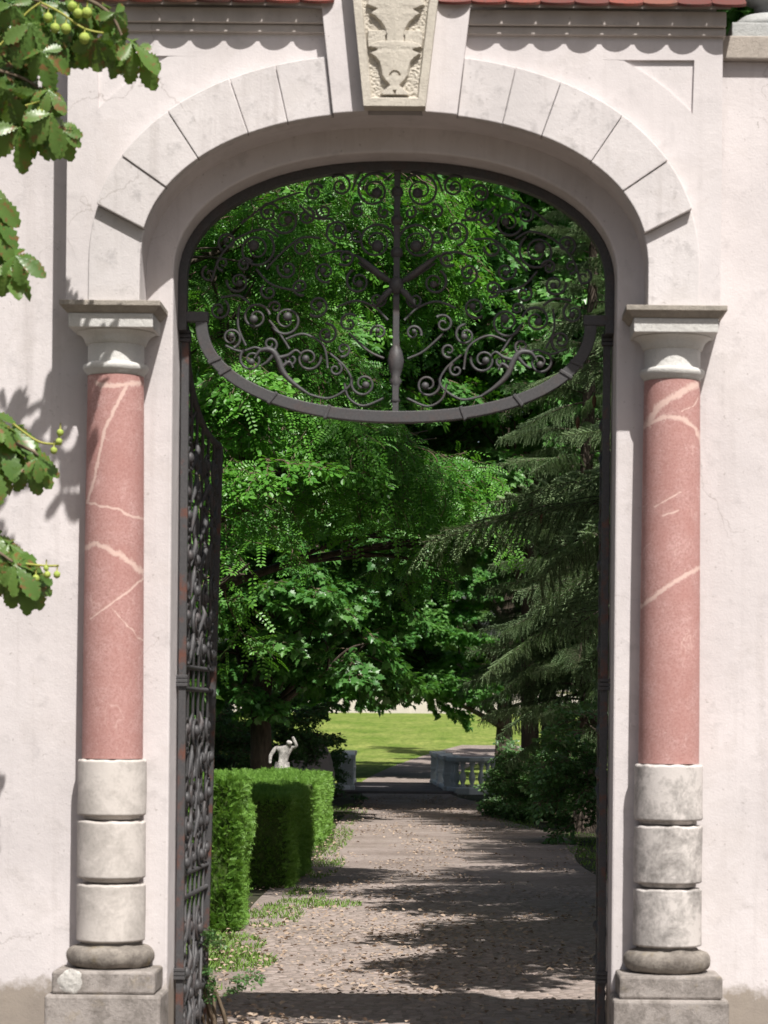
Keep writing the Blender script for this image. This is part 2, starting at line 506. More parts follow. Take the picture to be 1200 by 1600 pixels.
    def build(self, name, m, parent=None, bevel=0.0, seg=2, fix=True):
        root = parent
        org = Vector((0, 0, 0))
        while root is not None:
            org += root.location; root = root.parent
        me = self.mesh(name, org)
        me.materials.append(m)
        if fix:
            import bmesh
            bm = bmesh.new(); bm.from_mesh(me)
            bmesh.ops.recalc_face_normals(bm, faces=bm.faces); bm.to_mesh(me); bm.free()
        o = bpy.data.objects.new(name, me); COL.objects.link(o)
        if parent is not None:
            o.parent = parent
        if bevel:
            b = o.modifiers.new('bevel', 'BEVEL'); b.width = bevel; b.segments = seg; b.limit_method = 'ANGLE'; b.angle_limit = radians(35)
        return o


def thing(name, label, cat, loc=(0, 0, 0), group=None):
    o = bpy.data.objects.new(name, None); COL.objects.link(o)
    o.location = loc; o.empty_display_size = 0.2
    return tag(o, label, cat, group)


def tag(o, label, cat, group=None, kind=None):
    if label: o['label'] = label
    if cat: o['category'] = cat
    if group: o['group'] = group
    if kind: o['kind'] = kind
    return o


def struct(o):
    o['kind'] = 'structure'
    return o


# ------------------------------------------------------------------ ground, path, lawn
def ground_z(x, y):
    t = max(0.0, min(1.0, (y - 52.0) / 95.0))
    return 1.75 * (t * t * (3 - 2 * t)) * 1.0


def sheet(name, xs, ys, m, dz, xfun=None):
    vs = []; fs = []
    for j, y in enumerate(ys):
        for i, x in enumerate(xs):
            xx = xfun(x, y) if xfun else x
            vs.append((xx, y, ground_z(xx, y) + dz))
    n = len(xs)
    for j in range(len(ys) - 1):
        for i in range(n - 1):
            fs.append((j * n + i, j * n + i + 1, (j + 1) * n + i + 1, (j + 1) * n + i))
    mb = MB(); mb.add(vs, fs, True)
    return struct(mb.build(name, m, fix=False))


def span(a, b, n):
    return [a + (b - a) * i / n for i in range(n + 1)]


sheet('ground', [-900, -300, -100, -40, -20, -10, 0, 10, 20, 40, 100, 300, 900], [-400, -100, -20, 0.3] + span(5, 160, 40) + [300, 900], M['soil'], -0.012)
sheet('bounce_forecourt', span(-30, 30, 6), span(-40, 0.30, 6), M['gravel'], -0.004)  # unseen ground, added for the light it bounces onto the gateway


def path_left(y):
    return -1.95 + 0.12 * sin(y * 0.35) - 0.25 * max(0, (y - 30) / 16.0)


def path_right(y):
    base = 1.75 + 0.15 * sin(y * 0.5 + 1)
    if y > 24:
        base -= (y - 24) / 22.0 * 1.75
    return base


PATH = sheet('path', [i / 14 for i in range(15)], span(0.3, 46.2, 60), M['path'], 0.0,
             lambda t, y: path_left(y) + (path_right(y) - path_left(y)) * t)


def far_path(t, y):
    k = (y - 53.5) / 34.0
    c = -1.5 + 0.4 * k + 2.6 * k * k
    return c + (t - 0.5) * (2.2 + 0.6 * k)


sheet('far_path', [0, 0.25, 0.5, 0.75, 1.0], span(53.3, 88, 22), M['path'], 0.012, far_path)
sheet('lawn', span(-60, 60, 24), span(54, 158, 50), M['lawn'], 0.0)

# cobbles pressed in the near path
mb = MB(); rnd = random.Random(3)
y = 2.3; row = 0
while y < 15.5:
    d = 0.095 + rnd.random() * 0.02
    x = path_left(y) + rnd.random() * 0.06 + 0.25
    while x < path_right(y) - 0.1:
        w = 0.09 + rnd.random() * 0.05
        hgt = 0.0015 + rnd.random() * 0.006 + 0.007 * noise.noise(Vector((x * 0.9, y * 0.6, 4.0)))
        if rnd.random() < 0.93:
            g = 0.006; q = 0.016; jy = rnd.uniform(-0.008, 0.008)
            x0, x1, y0, y1 = x + g, x + w - g, y + g + jy, y + d - g + jy
            t = rnd.uniform(-0.004, 0.004)
            vs = [(x0, y0, -0.01), (x1, y0, -0.01), (x1, y1, -0.01), (x0, y1, -0.01),
                  (x0 + q, y0 + q, hgt + t), (x1 - q, y0 + q, hgt - t), (x1 - q, y1 - q, hgt - t), (x0 + q, y1 - q, hgt + t)]
            mb.add(vs, [(4, 5, 6, 7), (0, 1, 5, 4), (1, 2, 6, 5), (2, 3, 7, 6), (3, 0, 4, 7)], True)
        x += w
    y += d; row += 1
o = mb.build('cobblestones', M['cobble'], PATH, fix=False); o['kind'] = 'stuff'

# ------------------------------------------------------------------ gateway
XC = -0.352
ZS, ZC = 4.108, 4.30                   # springing, centre of the arch curve


def arch(a, b, n=2.2, k=48, zs=ZS):
    """right to left list of (x, z) over the crown with short stilts"""
    pts = [(XC + a, zs)]
    for i in range(k + 1):
        t = pi * i / k
        c, s = cos(t), sin(t)
        pts.append((XC + a * math.copysign(abs(c) ** (2 / n), c), ZC + b * abs(s) ** (2 / n)))
    pts.append((XC - a, zs))
    return pts


def arch_at(a, b, ang, n=2.2):
    c, s = cos(ang), sin(ang)
    return (XC + a * math.copysign(abs(c) ** (2 / n), c), ZC + b * abs(s) ** (2 / n))


AI, BI = 1.3235, 0.794                  # front intrados
AE, BE = 1.590, 1.100                   # extrados
AP, BP = 1.180, 0.662                   # recessed opening
XL, XR = -2.060, 1.350
ZT = 5.63
gate = thing('gateway', 'pale pink plastered garden gateway with basket arch, voussoirs and carved keystone', 'gateway', (XC, 0.3, 0))
curve = arch(AI, BI)
outer = [(XL, ZS), (XL, ZT), (XR, ZT), (XR, ZS)] + curve


def panel(side):
    # sunk triangular spandrel panel: top edge, outer upright, arc edge
    ax, bz = 1.86, 1.345
    out = []
    x1 = XC + side * 1.555
    zt = 5.395
    k = 14
    for i in range(k + 1):
        t = i / k
        xx = 0.985 + (1.548 - 0.985) * t
        zz = ZC + bz * (1 - (xx / ax) ** 2.2) ** (1 / 2.2)
        zz = min(zz, zt - 0.004)
        out.append((XC + side * xx, zz))
    out.append((x1, zt))
    return out


mb = MB()
mb.plate(outer, 0.0, 0.018, [panel(1), panel(-1)])
mb.build('upper_wall_face', M['upper'], gate)
mb = MB(); mb.plate(outer, 0.018, 0.28)
mb.build('upper_wall', M['upper'], gate)
# piers and the wall round the opening
PL, PR = XC - 1.47, XC + 1.47
mb = MB()
mb.plate([(PL, -0.3), (PL, 5.62), (PR, 5.62), (PR, -0.3)] + [(XC + AP, -0.3)] + arch(AP, BP) + [(XC - AP, -0.3)], 0.28, 0.72)
mb.build('pier_wall', M['wall'], gate, bevel=0.012)

# voussoirs, measured joints of the left side, mirrored
joints = [(148, 318, 224, 357), (188, 243, 263, 294), (267, 178, 317, 252), (366, 132, 391, 212), (435, 111, 452, 195), (513, 95, 521, 183)]


def ang_of(a, b, x, z, n=2.2):
    X = abs(x - XC) / a; Z = max(0.0, (z - ZC) / b)
    return atan2(Z ** (n / 2), X ** (n / 2))


JA = []
for (u1, v1, u2, v2) in joints:
    e = px(u1, v1, -0.05); i_ = px(u2, v2, -0.05)
    JA.append((ang_of(AE, BE, e.x, e.z), ang_of(AI, BI, i_.x, i_.z)))
JA = [(None, None)] + JA
proud = [0.012, 0.058, 0.066, 0.072, 0.066, 0.062]
for side in (1, -1):
    for k in range(6):
        e0, i0 = JA[k]; e1, i1 = JA[k + 1]
        g = 0.0013
        ext, inn = [], []
        if e0 is None:
            ext.append((XC + AE, ZS)); inn.append((XC + AI, ZS)); e0 = i0 = 0.0
        for q in range(11):
            ext.append(arch_at(AE, BE, e0 + g + (e1 - e0 - 2 * g) * q / 10))
            inn.append(arch_at(AI, BI, i0 + g + (i1 - i0 - 2 * g) * q / 10))
        poly = ext + inn[::-1]
        if side < 0:
            poly = [(2 * XC - x, z) for x, z in poly]
        mb = MB(); mb.plate(poly, -proud[k], 0.0)
        mb.build('voussoir', M['vous'], gate, bevel=0.005)

# flanking blocks of the keystone and the keystone itself
eN = JA[-1]
kb = 0.158; kt = 0.222                  # keystone half widths at foot and at eaves
for side in (1, -1):
    a_in = ang_of(AI, BI, XC + kb, ZC + BI * 0.995)
    inn = [arch_at(AI, BI, eN[1] + 0.002 + (a_in - eN[1] - 0.002) * q / 6) for q in range(7)]
    ztop = 5.90
    e = arch_at(AE, BE, eN[0])
    slope = (e[0] - inn[0][0]) / (e[1] - inn[0][1])
    xo = inn[0][0] + slope * (ztop - inn[0][1])
    poly = [(xo, ztop)] + inn + [(XC + 0.14, inn[-1][1]), (XC + 0.14, ztop)]
    if side < 0:
        poly = [(2 * XC - x, z) for x, z in poly]
    mb = MB(); mb.plate(poly, -0.092, 0.0)
    mb.build('keystone_flank', M['upper'], gate, bevel=0.005)


def key_hw(z):
    return kb + (kt - kb) * (z - 5.094) / 0.59


# relief outline of the carving: (z below the eaves line in zoom pixels, half width in zoom pixels)
REL = [(-260, 60), (-200, 120), (-120, 185), (-20, 178), (60, 182), (92, 190), (108, 150), (120, 120), (150, 168), (165, 140), (200, 100), (250, 70), (300, 58), (330, 60),
       (338, 120), (352, 165), (370, 180), (382, 120), (392, 120), (412, 170), (440, 130), (470, 105), (520, 92), (560, 86), (590, 66), (612, 42), (625, 36), (645, 60), (672, 90), (688, 90)]
LOBE = [(236, 188, 120), (262, 188, 70), (300, 182, 62), (335, 176, 62)]


def rel_hw(y):
    for (a, wa), (b, wb) in zip(REL, REL[1:]):
        if a <= y <= b:
            return wa + (wb - wa) * (y - a) / (b - a)
    return 0


mb = MB()
nx, nz = 90, 230
zb, ztp = 5.094, 5.99
vs = []; fs = []
for j in range(nz + 1):
    z = zb + (ztp - zb) * j / nz
    hw = key_hw(z)
    yp = 760 - (z - zb) / 0.000778      # zoom pixel row
    for i in range(nx + 1):
        s = -1 + 2 * i / nx
        x = s * hw
        border = min(hw - abs(x), z - zb)
        dpt = 0.0
        xz = abs(x) / 0.000778
        if border > 0.042:
            w = rel_hw(yp)
            inside = w - xz
            lobe = 255 < yp < 372 and 62 < xz < 182 - max(0, (yp - 340)) * 0.2
            k = max(0.0, min(1.0, (inside + 6) / 12.0))
            if lobe:
                k = max(k, min(1.0, min(yp - 252, 376 - yp, xz - 58 + 6, 188 - xz) / 10.0) * 0.8)
            rough = noise.noise(Vector((x * 75, z * 75, 3.1))) * 0.006 + noise.noise(Vector((x * 160, z * 160, 1.1))) * 0.003
            dpt = (0.026 - rough) * (1 - k) + (-0.002 - 0.004 * max(0, min(1, inside / 120))) * k
            r = sqrt((xz) ** 2 + (yp - 565) ** 2)
            if 26 < r < 38 and yp < 562:
                dpt += 0.011
            if abs(xz) < 12 - (yp - 655) * 0.3 and 655 < yp < 690:
                dpt += 0.012
            ramp_in = min(1.0, (border - 0.042) / 0.006)
            dpt *= ramp_in
        vs.append((XC + x, -0.200 + dpt, z))
for j in range(nz):
    for i in range(nx):
        a = j * (nx + 1) + i
        fs.append((a, a + 1, a + nx + 2, a + nx + 1))
mb.add(vs, fs, False)
n0 = len(mb.v)
k2 = len(vs)
b1, t1 = key_hw(zb), key_hw(ztp)
mb.add([(XC - b1, -0.2, zb), (XC + b1, -0.2, zb), (XC + t1, -0.2, ztp), (XC - t1, -0.2, ztp),
        (XC - b1, -0.0925, zb), (XC + b1, -0.0925, zb), (XC + t1, -0.0925, ztp), (XC - t1, -0.0925, ztp)],
       [(0, 1, 5, 4), (1, 2, 6, 5), (2, 3, 7, 6), (3, 0, 4, 7)])
key = mb.build('keystone', M['key'], gate, fix=False)
key['label'] = 'carved cream limestone keystone with leafy relief'

# cornice bands to either side of the keystone group
fl = 0.372
for side in (1, -1):
    xa = XC + side * fl
    xb = XR + 0.012 if side > 0 else XL - 0.012
    x0, x1 = min(xa, xb), max(xa, xb)
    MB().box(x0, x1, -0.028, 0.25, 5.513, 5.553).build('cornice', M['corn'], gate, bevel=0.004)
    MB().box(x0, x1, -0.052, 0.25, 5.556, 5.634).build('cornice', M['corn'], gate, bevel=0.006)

# roof: boards and beaver tail tiles
roofm = MB()
EY, EZ, RY, RZ = -0.090, 5.655, 0.42, 5.96
for x0, x1 in ((XL - 0.03, XC - kt - 0.04), (XC + kt + 0.04, XR + 0.03)):
    roofm.add([(x0, EY, EZ - 0.02), (x1, EY, EZ - 0.02), (x1, RY, RZ - 0.02), (x0, RY, RZ - 0.02), (x0, RY + 0.5, 5.70), (x1, RY + 0.5, 5.70),
               (x0, EY, EZ - 0.004), (x1, EY, EZ - 0.004), (x1, RY, RZ), (x0, RY, RZ), (x0, RY + 0.5, 5.73), (x1, RY + 0.5, 5.73)],
              [(0, 1, 2, 3), (3, 2, 5, 4), (6, 9, 8, 7), (9, 10, 11, 8), (0, 6, 7, 1), (4, 5, 11, 10), (0, 3, 9, 6), (3, 4, 10, 9), (1, 7, 8, 2), (2, 8, 11, 5)])
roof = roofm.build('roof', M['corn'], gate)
TW = 0.1775
tm = MB()
pl = [(-TW / 2 + 0.001, 0.30), (-TW / 2 + 0.001, 0.03)]
for i in range(13):
    a = pi + pi * i / 12
    pl.append(((TW / 2 - 0.001) * cos(a), 0.03 + 0.042 * sin(a)))
pl += [(TW / 2 - 0.001, 0.03), (TW / 2 - 0.001, 0.30)]
pl = [pl[0]] + pl[2:-2] + [pl[-1]]
n = len(pl)
tm.add([(x, yy, 0) for x, yy in pl] + [(x, yy, 0.014) for x, yy in pl],
       [tuple(reversed(range(n))), tuple(range(n, 2 * n))] + [(i, (i + 1) % n, n + (i + 1) % n, n + i) for i in range(n)])
tile_me = tm.mesh('tile'); tile_me.materials.append(M['tile'])
pitch = atan2(RZ - EZ, RY - EY)
rnd = random.Random(5)
for r in range(4):
    off = 0.5 if r % 2 else 0.0
    for i in range(21):
        x = XL - 0.03 + TW * (i + 0.5 + off)
        if XC - kt - 0.06 < x < XC + kt + 0.06 or x > XR + 0.06:
            continue
        o = bpy.data.objects.new('tile', tile_me); COL.objects.link(o); o.parent = roof
        s = 0.125 * r - 0.036 + rnd.uniform(-0.003, 0.003)
        o.location = Vector((x, EY + s * cos(pitch), EZ + s * sin(pitch) + 0.004 + 0.005 * (r % 2))) - gate.location
        o.rotation_euler = (pitch - 0.03, rnd.uniform(-0.012, 0.012), rnd.uniform(-0.015, 0.015))

# ------------------------------------------------------------------ garden walls left and right
for side, lab in ((-1, 'plain plastered garden wall dappled by chestnut leaf shadows'), (1, 'plain plastered garden wall under the stone urn')):
    x0, x1 = (-8.0, PL - 0.0005) if side < 0 else (PR + 0.0005, 8.0)
    w = thing('garden_wall', lab, 'wall', ((x0 + x1) / 2, 0.5, 0), 'walls beside the gateway')
    MB().box(x0, x1, 0.28, 0.70, -0.3, 5.46).build('wall', M['wall'], w)
    xa, xb = (-8.0, XL - 0.015) if side < 0 else (XR + 0.015, 8.0)
    n = 5; L = (xb - xa) / n
    for i in range(n):
        MB().box(xa + L * i + 0.002, xa + L * (i + 1) - 0.002, 0.222, 0.76, 5.462, 5.585).build('coping_stone', M['coping'], w, bevel=0.008)

# urn on the right coping
ux = px(1200, 40, 0.45).x
ur = thing('stone_urn', 'grey stone urn on square foot on top of the garden wall', 'urn', (ux, 0.47, 5.586))
MB().box(ux - 0.215, ux + 0.215, 0.255, 0.685, 5.586, 5.665).build('foot', M['urn'], ur, bevel=0.006)
MB().lathe(ux, 0.47, [(0.20, 5.666), (0.19, 5.70), (0.155, 5.735), (0.09, 5.752), (0.06, 5.77), (0.075, 5.785), (0.07, 5.80), (0.20, 5.87), (0.25, 5.98), (0.24, 6.06), (0.20, 6.13), (0.235, 6.17), (0.24, 6.20), (0.19, 6.21)], 40).build('bowl', M['urn'], ur)


# ------------------------------------------------------------------ columns
def seg_dist(p, a, b):
    ax, az = a; bx, bz = b
    dx, dz = bx - ax, bz - az
    t = max(0, min(1, ((p[0] - ax) * dx + (p[1] - az) * dz) / (dx * dx + dz * dz + 1e-12)))
    return sqrt((p[0] - ax - t * dx) ** 2 + (p[1] - az - t * dz) ** 2)


VL = [(7, [(200, 603), (189, 622), (167, 669), (156, 709), (147, 752), (136, 782)]),
      (5, [(134, 783), (160, 792), (185, 796), (207, 808), (221, 809)]),
      (12, [(126, 856), (152, 850), (178, 861), (203, 877), (224, 897)]),
      (4, [(224, 899), (203, 923), (170, 948), (143, 966)]),
      (2.5, [(178, 950), (196, 973), (221, 1002)]),
      (10, [(150, 600), (180, 605), (216, 597)])]
VR = [(14, [(1090, 600), (1051, 621), (1025, 638), (1014, 661)]),
      (9, [(1010, 664), (1039, 651), (1068, 656), (1088, 670), (1098, 690)]),
      (2.5, [(1092, 620), (1085, 633), (1065, 643)]),
      (3, [(1022, 793), (1062, 770)]), (4, [(1035, 807), (1058, 799)]),
      (9, [(1003, 947), (1030, 926), (1060, 905), (1101, 883)])]
CY = 0.192


def column(cx, veins, lab, ped):
    c = thing('column', lab, 'column', (cx, CY, 0), 'columns flanking the gate arch')
    # plinth and base
    MB().box(cx - 0.300, cx + 0.300, CY - 0.300, 0.2795, -0.2, 0.508).build('plinth', M['plinth'], c, bevel=0.016)
    MB().box(cx - 0.268, cx + 0.268, CY - 0.268, 0.2792, 0.509, 0.628).build('upper_plinth', M['plinth'], c, bevel=0.014)
    prof = [(0.17, 0.629)]
    for i in range(13):
        a = -pi / 2 + pi * i / 12
        prof.append((0.185 + 0.046 * cos(a), 0.686 + 0.054 * sin(a)))
    prof += [(0.165, 0.744), (0.16, 0.755)]
    m = MB(); m.lathe(cx, CY, prof, 96)
    m.v = [(x + noise.noise(Vector((x * 18, y * 18, z * 18 + cx))) * 0.006, y + noise.noise(Vector((x * 18, y * 18, z * 18 + 5))) * 0.008, z + noise.noise(Vector((x * 12, y * 12, z * 12 + 3))) * 0.004) for x, y, z in m.v]
    m.build('base_ring', M['base'], c)
    # three pedestal drums with soft arrises
    for k, (z0, z1) in enumerate(((0.766, 1.070), (1.098, 1.402), (1.428, 1.724))):
        R = 0.181; q = 0.009
        r2 = random.Random(k + int(cx * 10))
        prof = [(0.14, z0 - 0.022), (0.15, z0 - 0.012), (0.15, z0), (R - q, z0), (R - q * 0.3, z0 + q * 0.35), (R, z0 + q), (R, z0 + q + 0.004)]
        prof += [(R, z0 + (z1 - z0) * t / 8) for t in range(1, 8)]
        prof += [(R, z1 - q - 0.004), (R, z1 - q), (R - q * 0.4, z1 - q * 0.3), (R - q, z1), (R - q - 0.004, z1 + 0.0003), (0.14, z1 + 0.001)]
        m = MB(); m.lathe(cx, CY, prof, 72)
        m.v = [(x + noise.noise(Vector((x * 6, y * 6, z * 6 + cx))) * 0.003, y + noise.noise(Vector((x * 6, y * 6, z * 6 + 9))) * 0.003, z + (noise.noise(Vector((x * 22, y * 22, k * 3.0 + cx))) * 0.007 - 0.003 if z > z1 - 0.02 else 0)) for x, y, z in m.v]
        m.build('drum', M[ped[k]], c)
    # shaft with its veins as a stored colour mask
    z0, z1 = 1.7265, 3.742
    na, nz = 150, 420
    vs, vein = [], []
    segs = []
    for w, pts in veins:
        q = []
        for (u, v) in pts:
            p = px(u, v, CY - 0.11)
            q.append((p.x, p.z))
        segs.append((w / 300.0, q))
    for j in range(nz + 1):
        t = j / nz; z = z0 + (z1 - z0) * t
        r = 0.160 - 0.0125 * t ** 1.6
        for i in range(na):
            a = 2 * pi * i / na
            x, y = cx + r * cos(a), CY + r * sin(a)
            vs.append((x, y, z))
            f = 0.0
            if y < CY + 0.02:
                wob = noise.noise(Vector((x * 22, y * 22, z * 22))) * 0.008
                for w, q in segs:
                    if min(b for _, b in q) - 0.06 < z < max(b for _, b in q) + 0.06:
                        d = min(seg_dist((x + wob, z + wob), q[k], q[k + 1]) for k in range(len(q) - 1))
                        f = max(f, 1.0 - d / (w * 0.72))
            elif noise.noise(Vector((x * 3, y * 3, z * 2))) > 0.45:
                f = 0.8
            vein.append(max(0.0, f))
    fs = [(j * na + i, j * na + (i + 1) % na, (j + 1) * na + (i + 1) % na, (j + 1) * na + i) for j in range(nz) for i in range(na)]
    m = MB(); m.add(vs, fs, True)
    s = m.build('shaft', M['shaft'], c, fix=False)
    at = s.data.attributes.new('vein', 'FLOAT', 'POINT'); at.data.foreach_set('value', vein)
    # capital: necking, astragal, echinus, then abacus in two tiers
    cap = MB()
    prof = [(0.13, 3.743), (0.150, 3.744), (0.152, 3.755), (0.166, 3.768), (0.172, 3.782), (0.172, 3.795), (0.165, 3.803), (0.152, 3.8075), (0.1485, 3.809), (0.1475, 3.8125), (0.1475, 3.905), (0.1475, 3.9068),
            (0.1482, 3.9072), (0.157, 3.9075), (0.158, 3.908), (0.158, 3.9165), (0.1585, 3.9175), (0.1615, 3.918), (0.1625, 3.92), (0.166, 3.932), (0.176, 3.949), (0.194, 3.963), (0.2045, 3.9675), (0.205, 3.968), (0.205, 3.9722)]
    cap.lathe(cx, CY, prof, 72)
    cp = cap.build('capital', M['cap'], c)
    MB().sq_lathe(cx, CY, [(0.219, 3.973), (0.221, 4.046)]).build('abacus_block', M['cap'], cp, bevel=0.004)
    MB().sq_lathe(cx, CY, [(0.224, 4.047), (0.236, 4.055), (0.254, 4.078), (0.262, 4.080), (0.262, 4.107)]).build('abacus_slab', M['abacus'], cp, bevel=0.003)
    return c


colL = column(PL, VL, 'pink veined column with white lime patch on its plinth, beside the open gate leaf', ('drumA', 'drumA', 'drumA'))
colR = column(PR, VR, 'pink veined column with black stained lower drums and broad pale vein near its capital', ('drumB', 'drumB', 'drumB'))
# lime patch on the left plinth
pc = px(110, 1534, CY - 0.27)
mb = MB(); mb.ball((pc.x, CY - 0.262, pc.z), 0.066, 0.016, 0.064, 30, 20)
mb.v = [(x + noise.noise(Vector((x * 30, 0, z * 30))) * 0.012, y + noise.noise(Vector((x * 60, 3, z * 60))) * 0.008, z + noise.noise(Vector((x * 30, 7, z * 30))) * 0.012) for x, y, z in mb.v]
mb.build('lime_patch', M['patch'], colL)


# ------------------------------------------------------------------ wrought iron overthrow
IY = 0.52


def ipx(u, v):
    p = px(u, v, IY)
    return p.x, p.z


def spiral(cx, cz, R, turns, a0, sgn, r0=0.22, n=34):
    pts = []
    for i in range(n + 1):
        t = i / n
        a = a0 + sgn * turns * 2 * pi * t
        r = R * (1 - (1 - r0) * t)
        pts.append((cx + r * cos(a), cz + r * sin(a)))
    return pts


ot = thing('gate_overthrow', 'dark wrought iron overthrow grille of scrolls filling the arch', 'grille', (XC, IY, 4.1))
# arch bar hugging the masonry and the hanging hull bar
oa = arch(AP - 0.001, BP - 0.001, zs=4.04); ia = arch(AP - 0.048, BP - 0.048, zs=4.04)
MB().plate(oa + ia[::-1], IY - 0.035, IY + 0.045).build('arch_bar', M['iron'], ot, bevel=0.003)
hz0 = 4.085; hb = 0.535; ha = 1.085


def hull(a, b, n=2.15, k=48):
    out = []
    for i in range(k + 1):
        t = pi + pi * i / k
        c, s = cos(t), sin(t)
        out.append((XC + a * math.copysign(abs(c) ** (2 / n), c), hz0 - b * abs(s) ** (2 / n)))
    return out


hl = hull(ha, hb); hi = hull(ha - 0.064, hb - 0.062)
MB().plate(hl + hi[::-1], IY - 0.03, IY + 0.035).build('hull_bar', M['iron'], ot, bevel=0.004)
for s in (1, -1):
    x0, x1 = XC + s * (ha - 0.07), XC + s * (AP - 0.002)
    MB().box(min(x0, x1), max(x0, x1), IY - 0.03, IY + 0.035, hz0 + 0.001, hz0 + 0.055).build('bracket', M['iron'], ot, bevel=0.003)
# collars on the hull bar
for k in (6, 8, 14, 19, 29, 34, 40, 42):
    a, b = Vector((hl[k][0], 0, hl[k][1])), Vector((hi[k][0], 0, hi[k][1]))
    d = (b - a).normalized(); t = Vector((d.z, 0, -d.x))
    c = (a + b) / 2
    vs = []
    for yy in (IY - 0.037, IY + 0.042):
        for p in (c - d * 0.042 - t * 0.009, c - d * 0.037 + t * 0.009, c + d * 0.037 + t * 0.009, c + d * 0.037 - t * 0.009):
            vs.append((p.x, yy, p.z))
    MB().add(vs, [(0, 1, 2, 3), (7, 6, 5, 4), (0, 4, 5, 1), (1, 5, 6, 2), (2, 6, 7, 3), (3, 7, 4, 0)]).build('collar', M['iron'], ot, bevel=0.003)
# centre bar with vase and knots
ztop = ZC + BP - 0.045
MB().box(XC - 0.017, XC + 0.017, IY - 0.02, IY + 0.02, hz0 - hb + 0.06, ztop).build('centre_bar', M['iron'], ot, bevel=0.003)
zv = ipx(620, 575)[1]
MB().lathe(XC, IY, [(0.016, zv - 0.19), (0.028, zv - 0.18), (0.016, zv - 0.16), (0.020, zv - 0.10), (0.035, zv - 0.07), (0.022, zv - 0.05), (0.036, zv - 0.01), (0.045, zv + 0.04), (0.034, zv + 0.09), (0.02, zv + 0.12), (0.018, zv + 0.17)], 18).build('vase', M['iron'], ot)
zr = ipx(618, 447)[1]
ros = MB(); ros.ball((XC, IY - 0.02, zr), 0.040, 0.04, 0.05, 14, 8)
ros.build('rosette', M['iron'], ot)
for (dx, dz) in ((-0.21, 0.15), (0.21, 0.15), (-0.10, -0.10), (0.10, -0.10)):
    pts = [(XC, IY - 0.02, zr), (XC + dx * 0.5, IY - 0.04, zr + dz * 0.45), (XC + dx * 0.85, IY - 0.03, zr + dz * 0.85), (XC + dx * 1.1, IY - 0.0, zr + dz * 1.15)]
    MB().tube(pts, [0.010, 0.018, 0.014, 0.003], 8).build('leaf_spear', M['iron'], ot)
for vv in (300, 345, 395):
    z = ipx(620, vv)[1]
    MB().lathe(XC, IY, [(0.017, z - 0.03), (0.030, z - 0.02), (0.034, z), (0.030, z + 0.02), (0.017, z + 0.03)], 14).build('knot', M['iron'], ot)

# scrolls of the left half measured on the photograph: u, v, radius px, turns, start angle, sense, bud
SPI = [(568, 600, 20, 1.5, 2.6, 1, 1), (482, 560, 20, 1.5, 0.3, -1, 1), (524, 577, 11, 1.2, 1.2, -1, 0), (393, 562, 19, 1.4, 2.2, 1, 1), (422, 538, 11, 1.2, 5.5, 1, 0),
       (361, 528, 16, 1.4, 5.0, 1, 1), (400, 496, 22, 1.6, 0.2, 1, 1), (447, 500, 24, 1.6, 3.6, 1, 1), (342, 484, 17, 1.3, 1.0, -1, 1), (510, 522, 17, 1.4, 1.6, -1, 1),
       (496, 478, 18, 1.4, 4.0, 1, 1), (545, 505, 15, 1.3, 0.8, 1, 0), (584, 298, 29, 1.8, 0.6, 1, 1), (532, 290, 18, 1.5, 2.4, -1, 1), (491, 301, 15, 1.4, 0.5, 1, 1),
       (528, 362, 20, 1.5, 4.6, -1, 1), (588, 378, 32, 1.9, 5.6, 1, 1), (400, 389, 30, 1.8, 0.9, -1, 1), (449, 420, 16, 1.3, 2.8, 1, 1), (356, 378, 16, 1.3, 4.2, -1, 1),
       (327, 428, 13, 1.2, 1.9, 1, 0), (446, 345, 22, 1.5, 3.3, 1, 1), (470, 385, 14, 1.2, 0.2, -1, 0), (560, 440, 20, 1.5, 2.0, 1, 1), (508, 425, 17, 1.4, 5.2, -1, 1),
       (592, 520, 13, 1.2, 3.4, -1, 1), (478, 338, 14, 1.4, 1.4, -1, 1), (420, 332, 16, 1.4, 0.4, 1, 1), (540, 402, 14, 1.3, 3.9, 1, 1), (470, 448, 14, 1.3, 5.1, -1, 1), (420, 456, 13, 1.3, 2.2, 1, 0), (590, 468, 14, 1.3, 0.9, -1, 1), (536, 546, 12, 1.2, 4.4, 1, 0), (455, 562, 10, 1.2, 2.5, 1, 0), (558, 368, 11, 1.2, 5.5, -1, 0), (506, 330, 12, 1.3, 2.9, 1, 0), (382, 414, 12, 1.3, 0.3, 1, 1), (348, 412, 11, 1.2, 4.8, -1, 0), (600, 332, 10, 1.2, 2.0, 1, 0), (430, 480, 10, 1.2, 3.2, -1, 0), (560, 330, 12, 1.2, 1.1, 1, 0), (372, 440, 18, 1.4, 3.0, 1, 1)]
ARC = [[(482, 616), (516, 622), (548, 600), (540, 575), (515, 552)], [(538, 598), (545, 622), (568, 634), (600, 622)], [(352, 540), (376, 549), (398, 543), (412, 548)],
       [(447, 530), (475, 522), (505, 540), (512, 575)], [(374, 478), (372, 510), (384, 540)], [(420, 500), (436, 520), (452, 545)], [(330, 440), (345, 400), (372, 372), (410, 358), (435, 370)],
       [(416, 420), (440, 395), (470, 372), (500, 372)], [(468, 320), (490, 340), (520, 342)], [(550, 298), (566, 268), (600, 268)], [(500, 400), (530, 392), (556, 400)],
       [(560, 410), (580, 425), (604, 440)], [(526, 480), (556, 470), (585, 480), (606, 500)], [(376, 350), (420, 318), (470, 300)], [(345, 465), (372, 462), (390, 474)],
       [(545, 520), (575, 548), (600, 560)], [(400, 420), (425, 445), (470, 455)]]


def mir(pts, s):
    return pts if s < 0 else [(2 * XC - x, z) for x, z in pts]


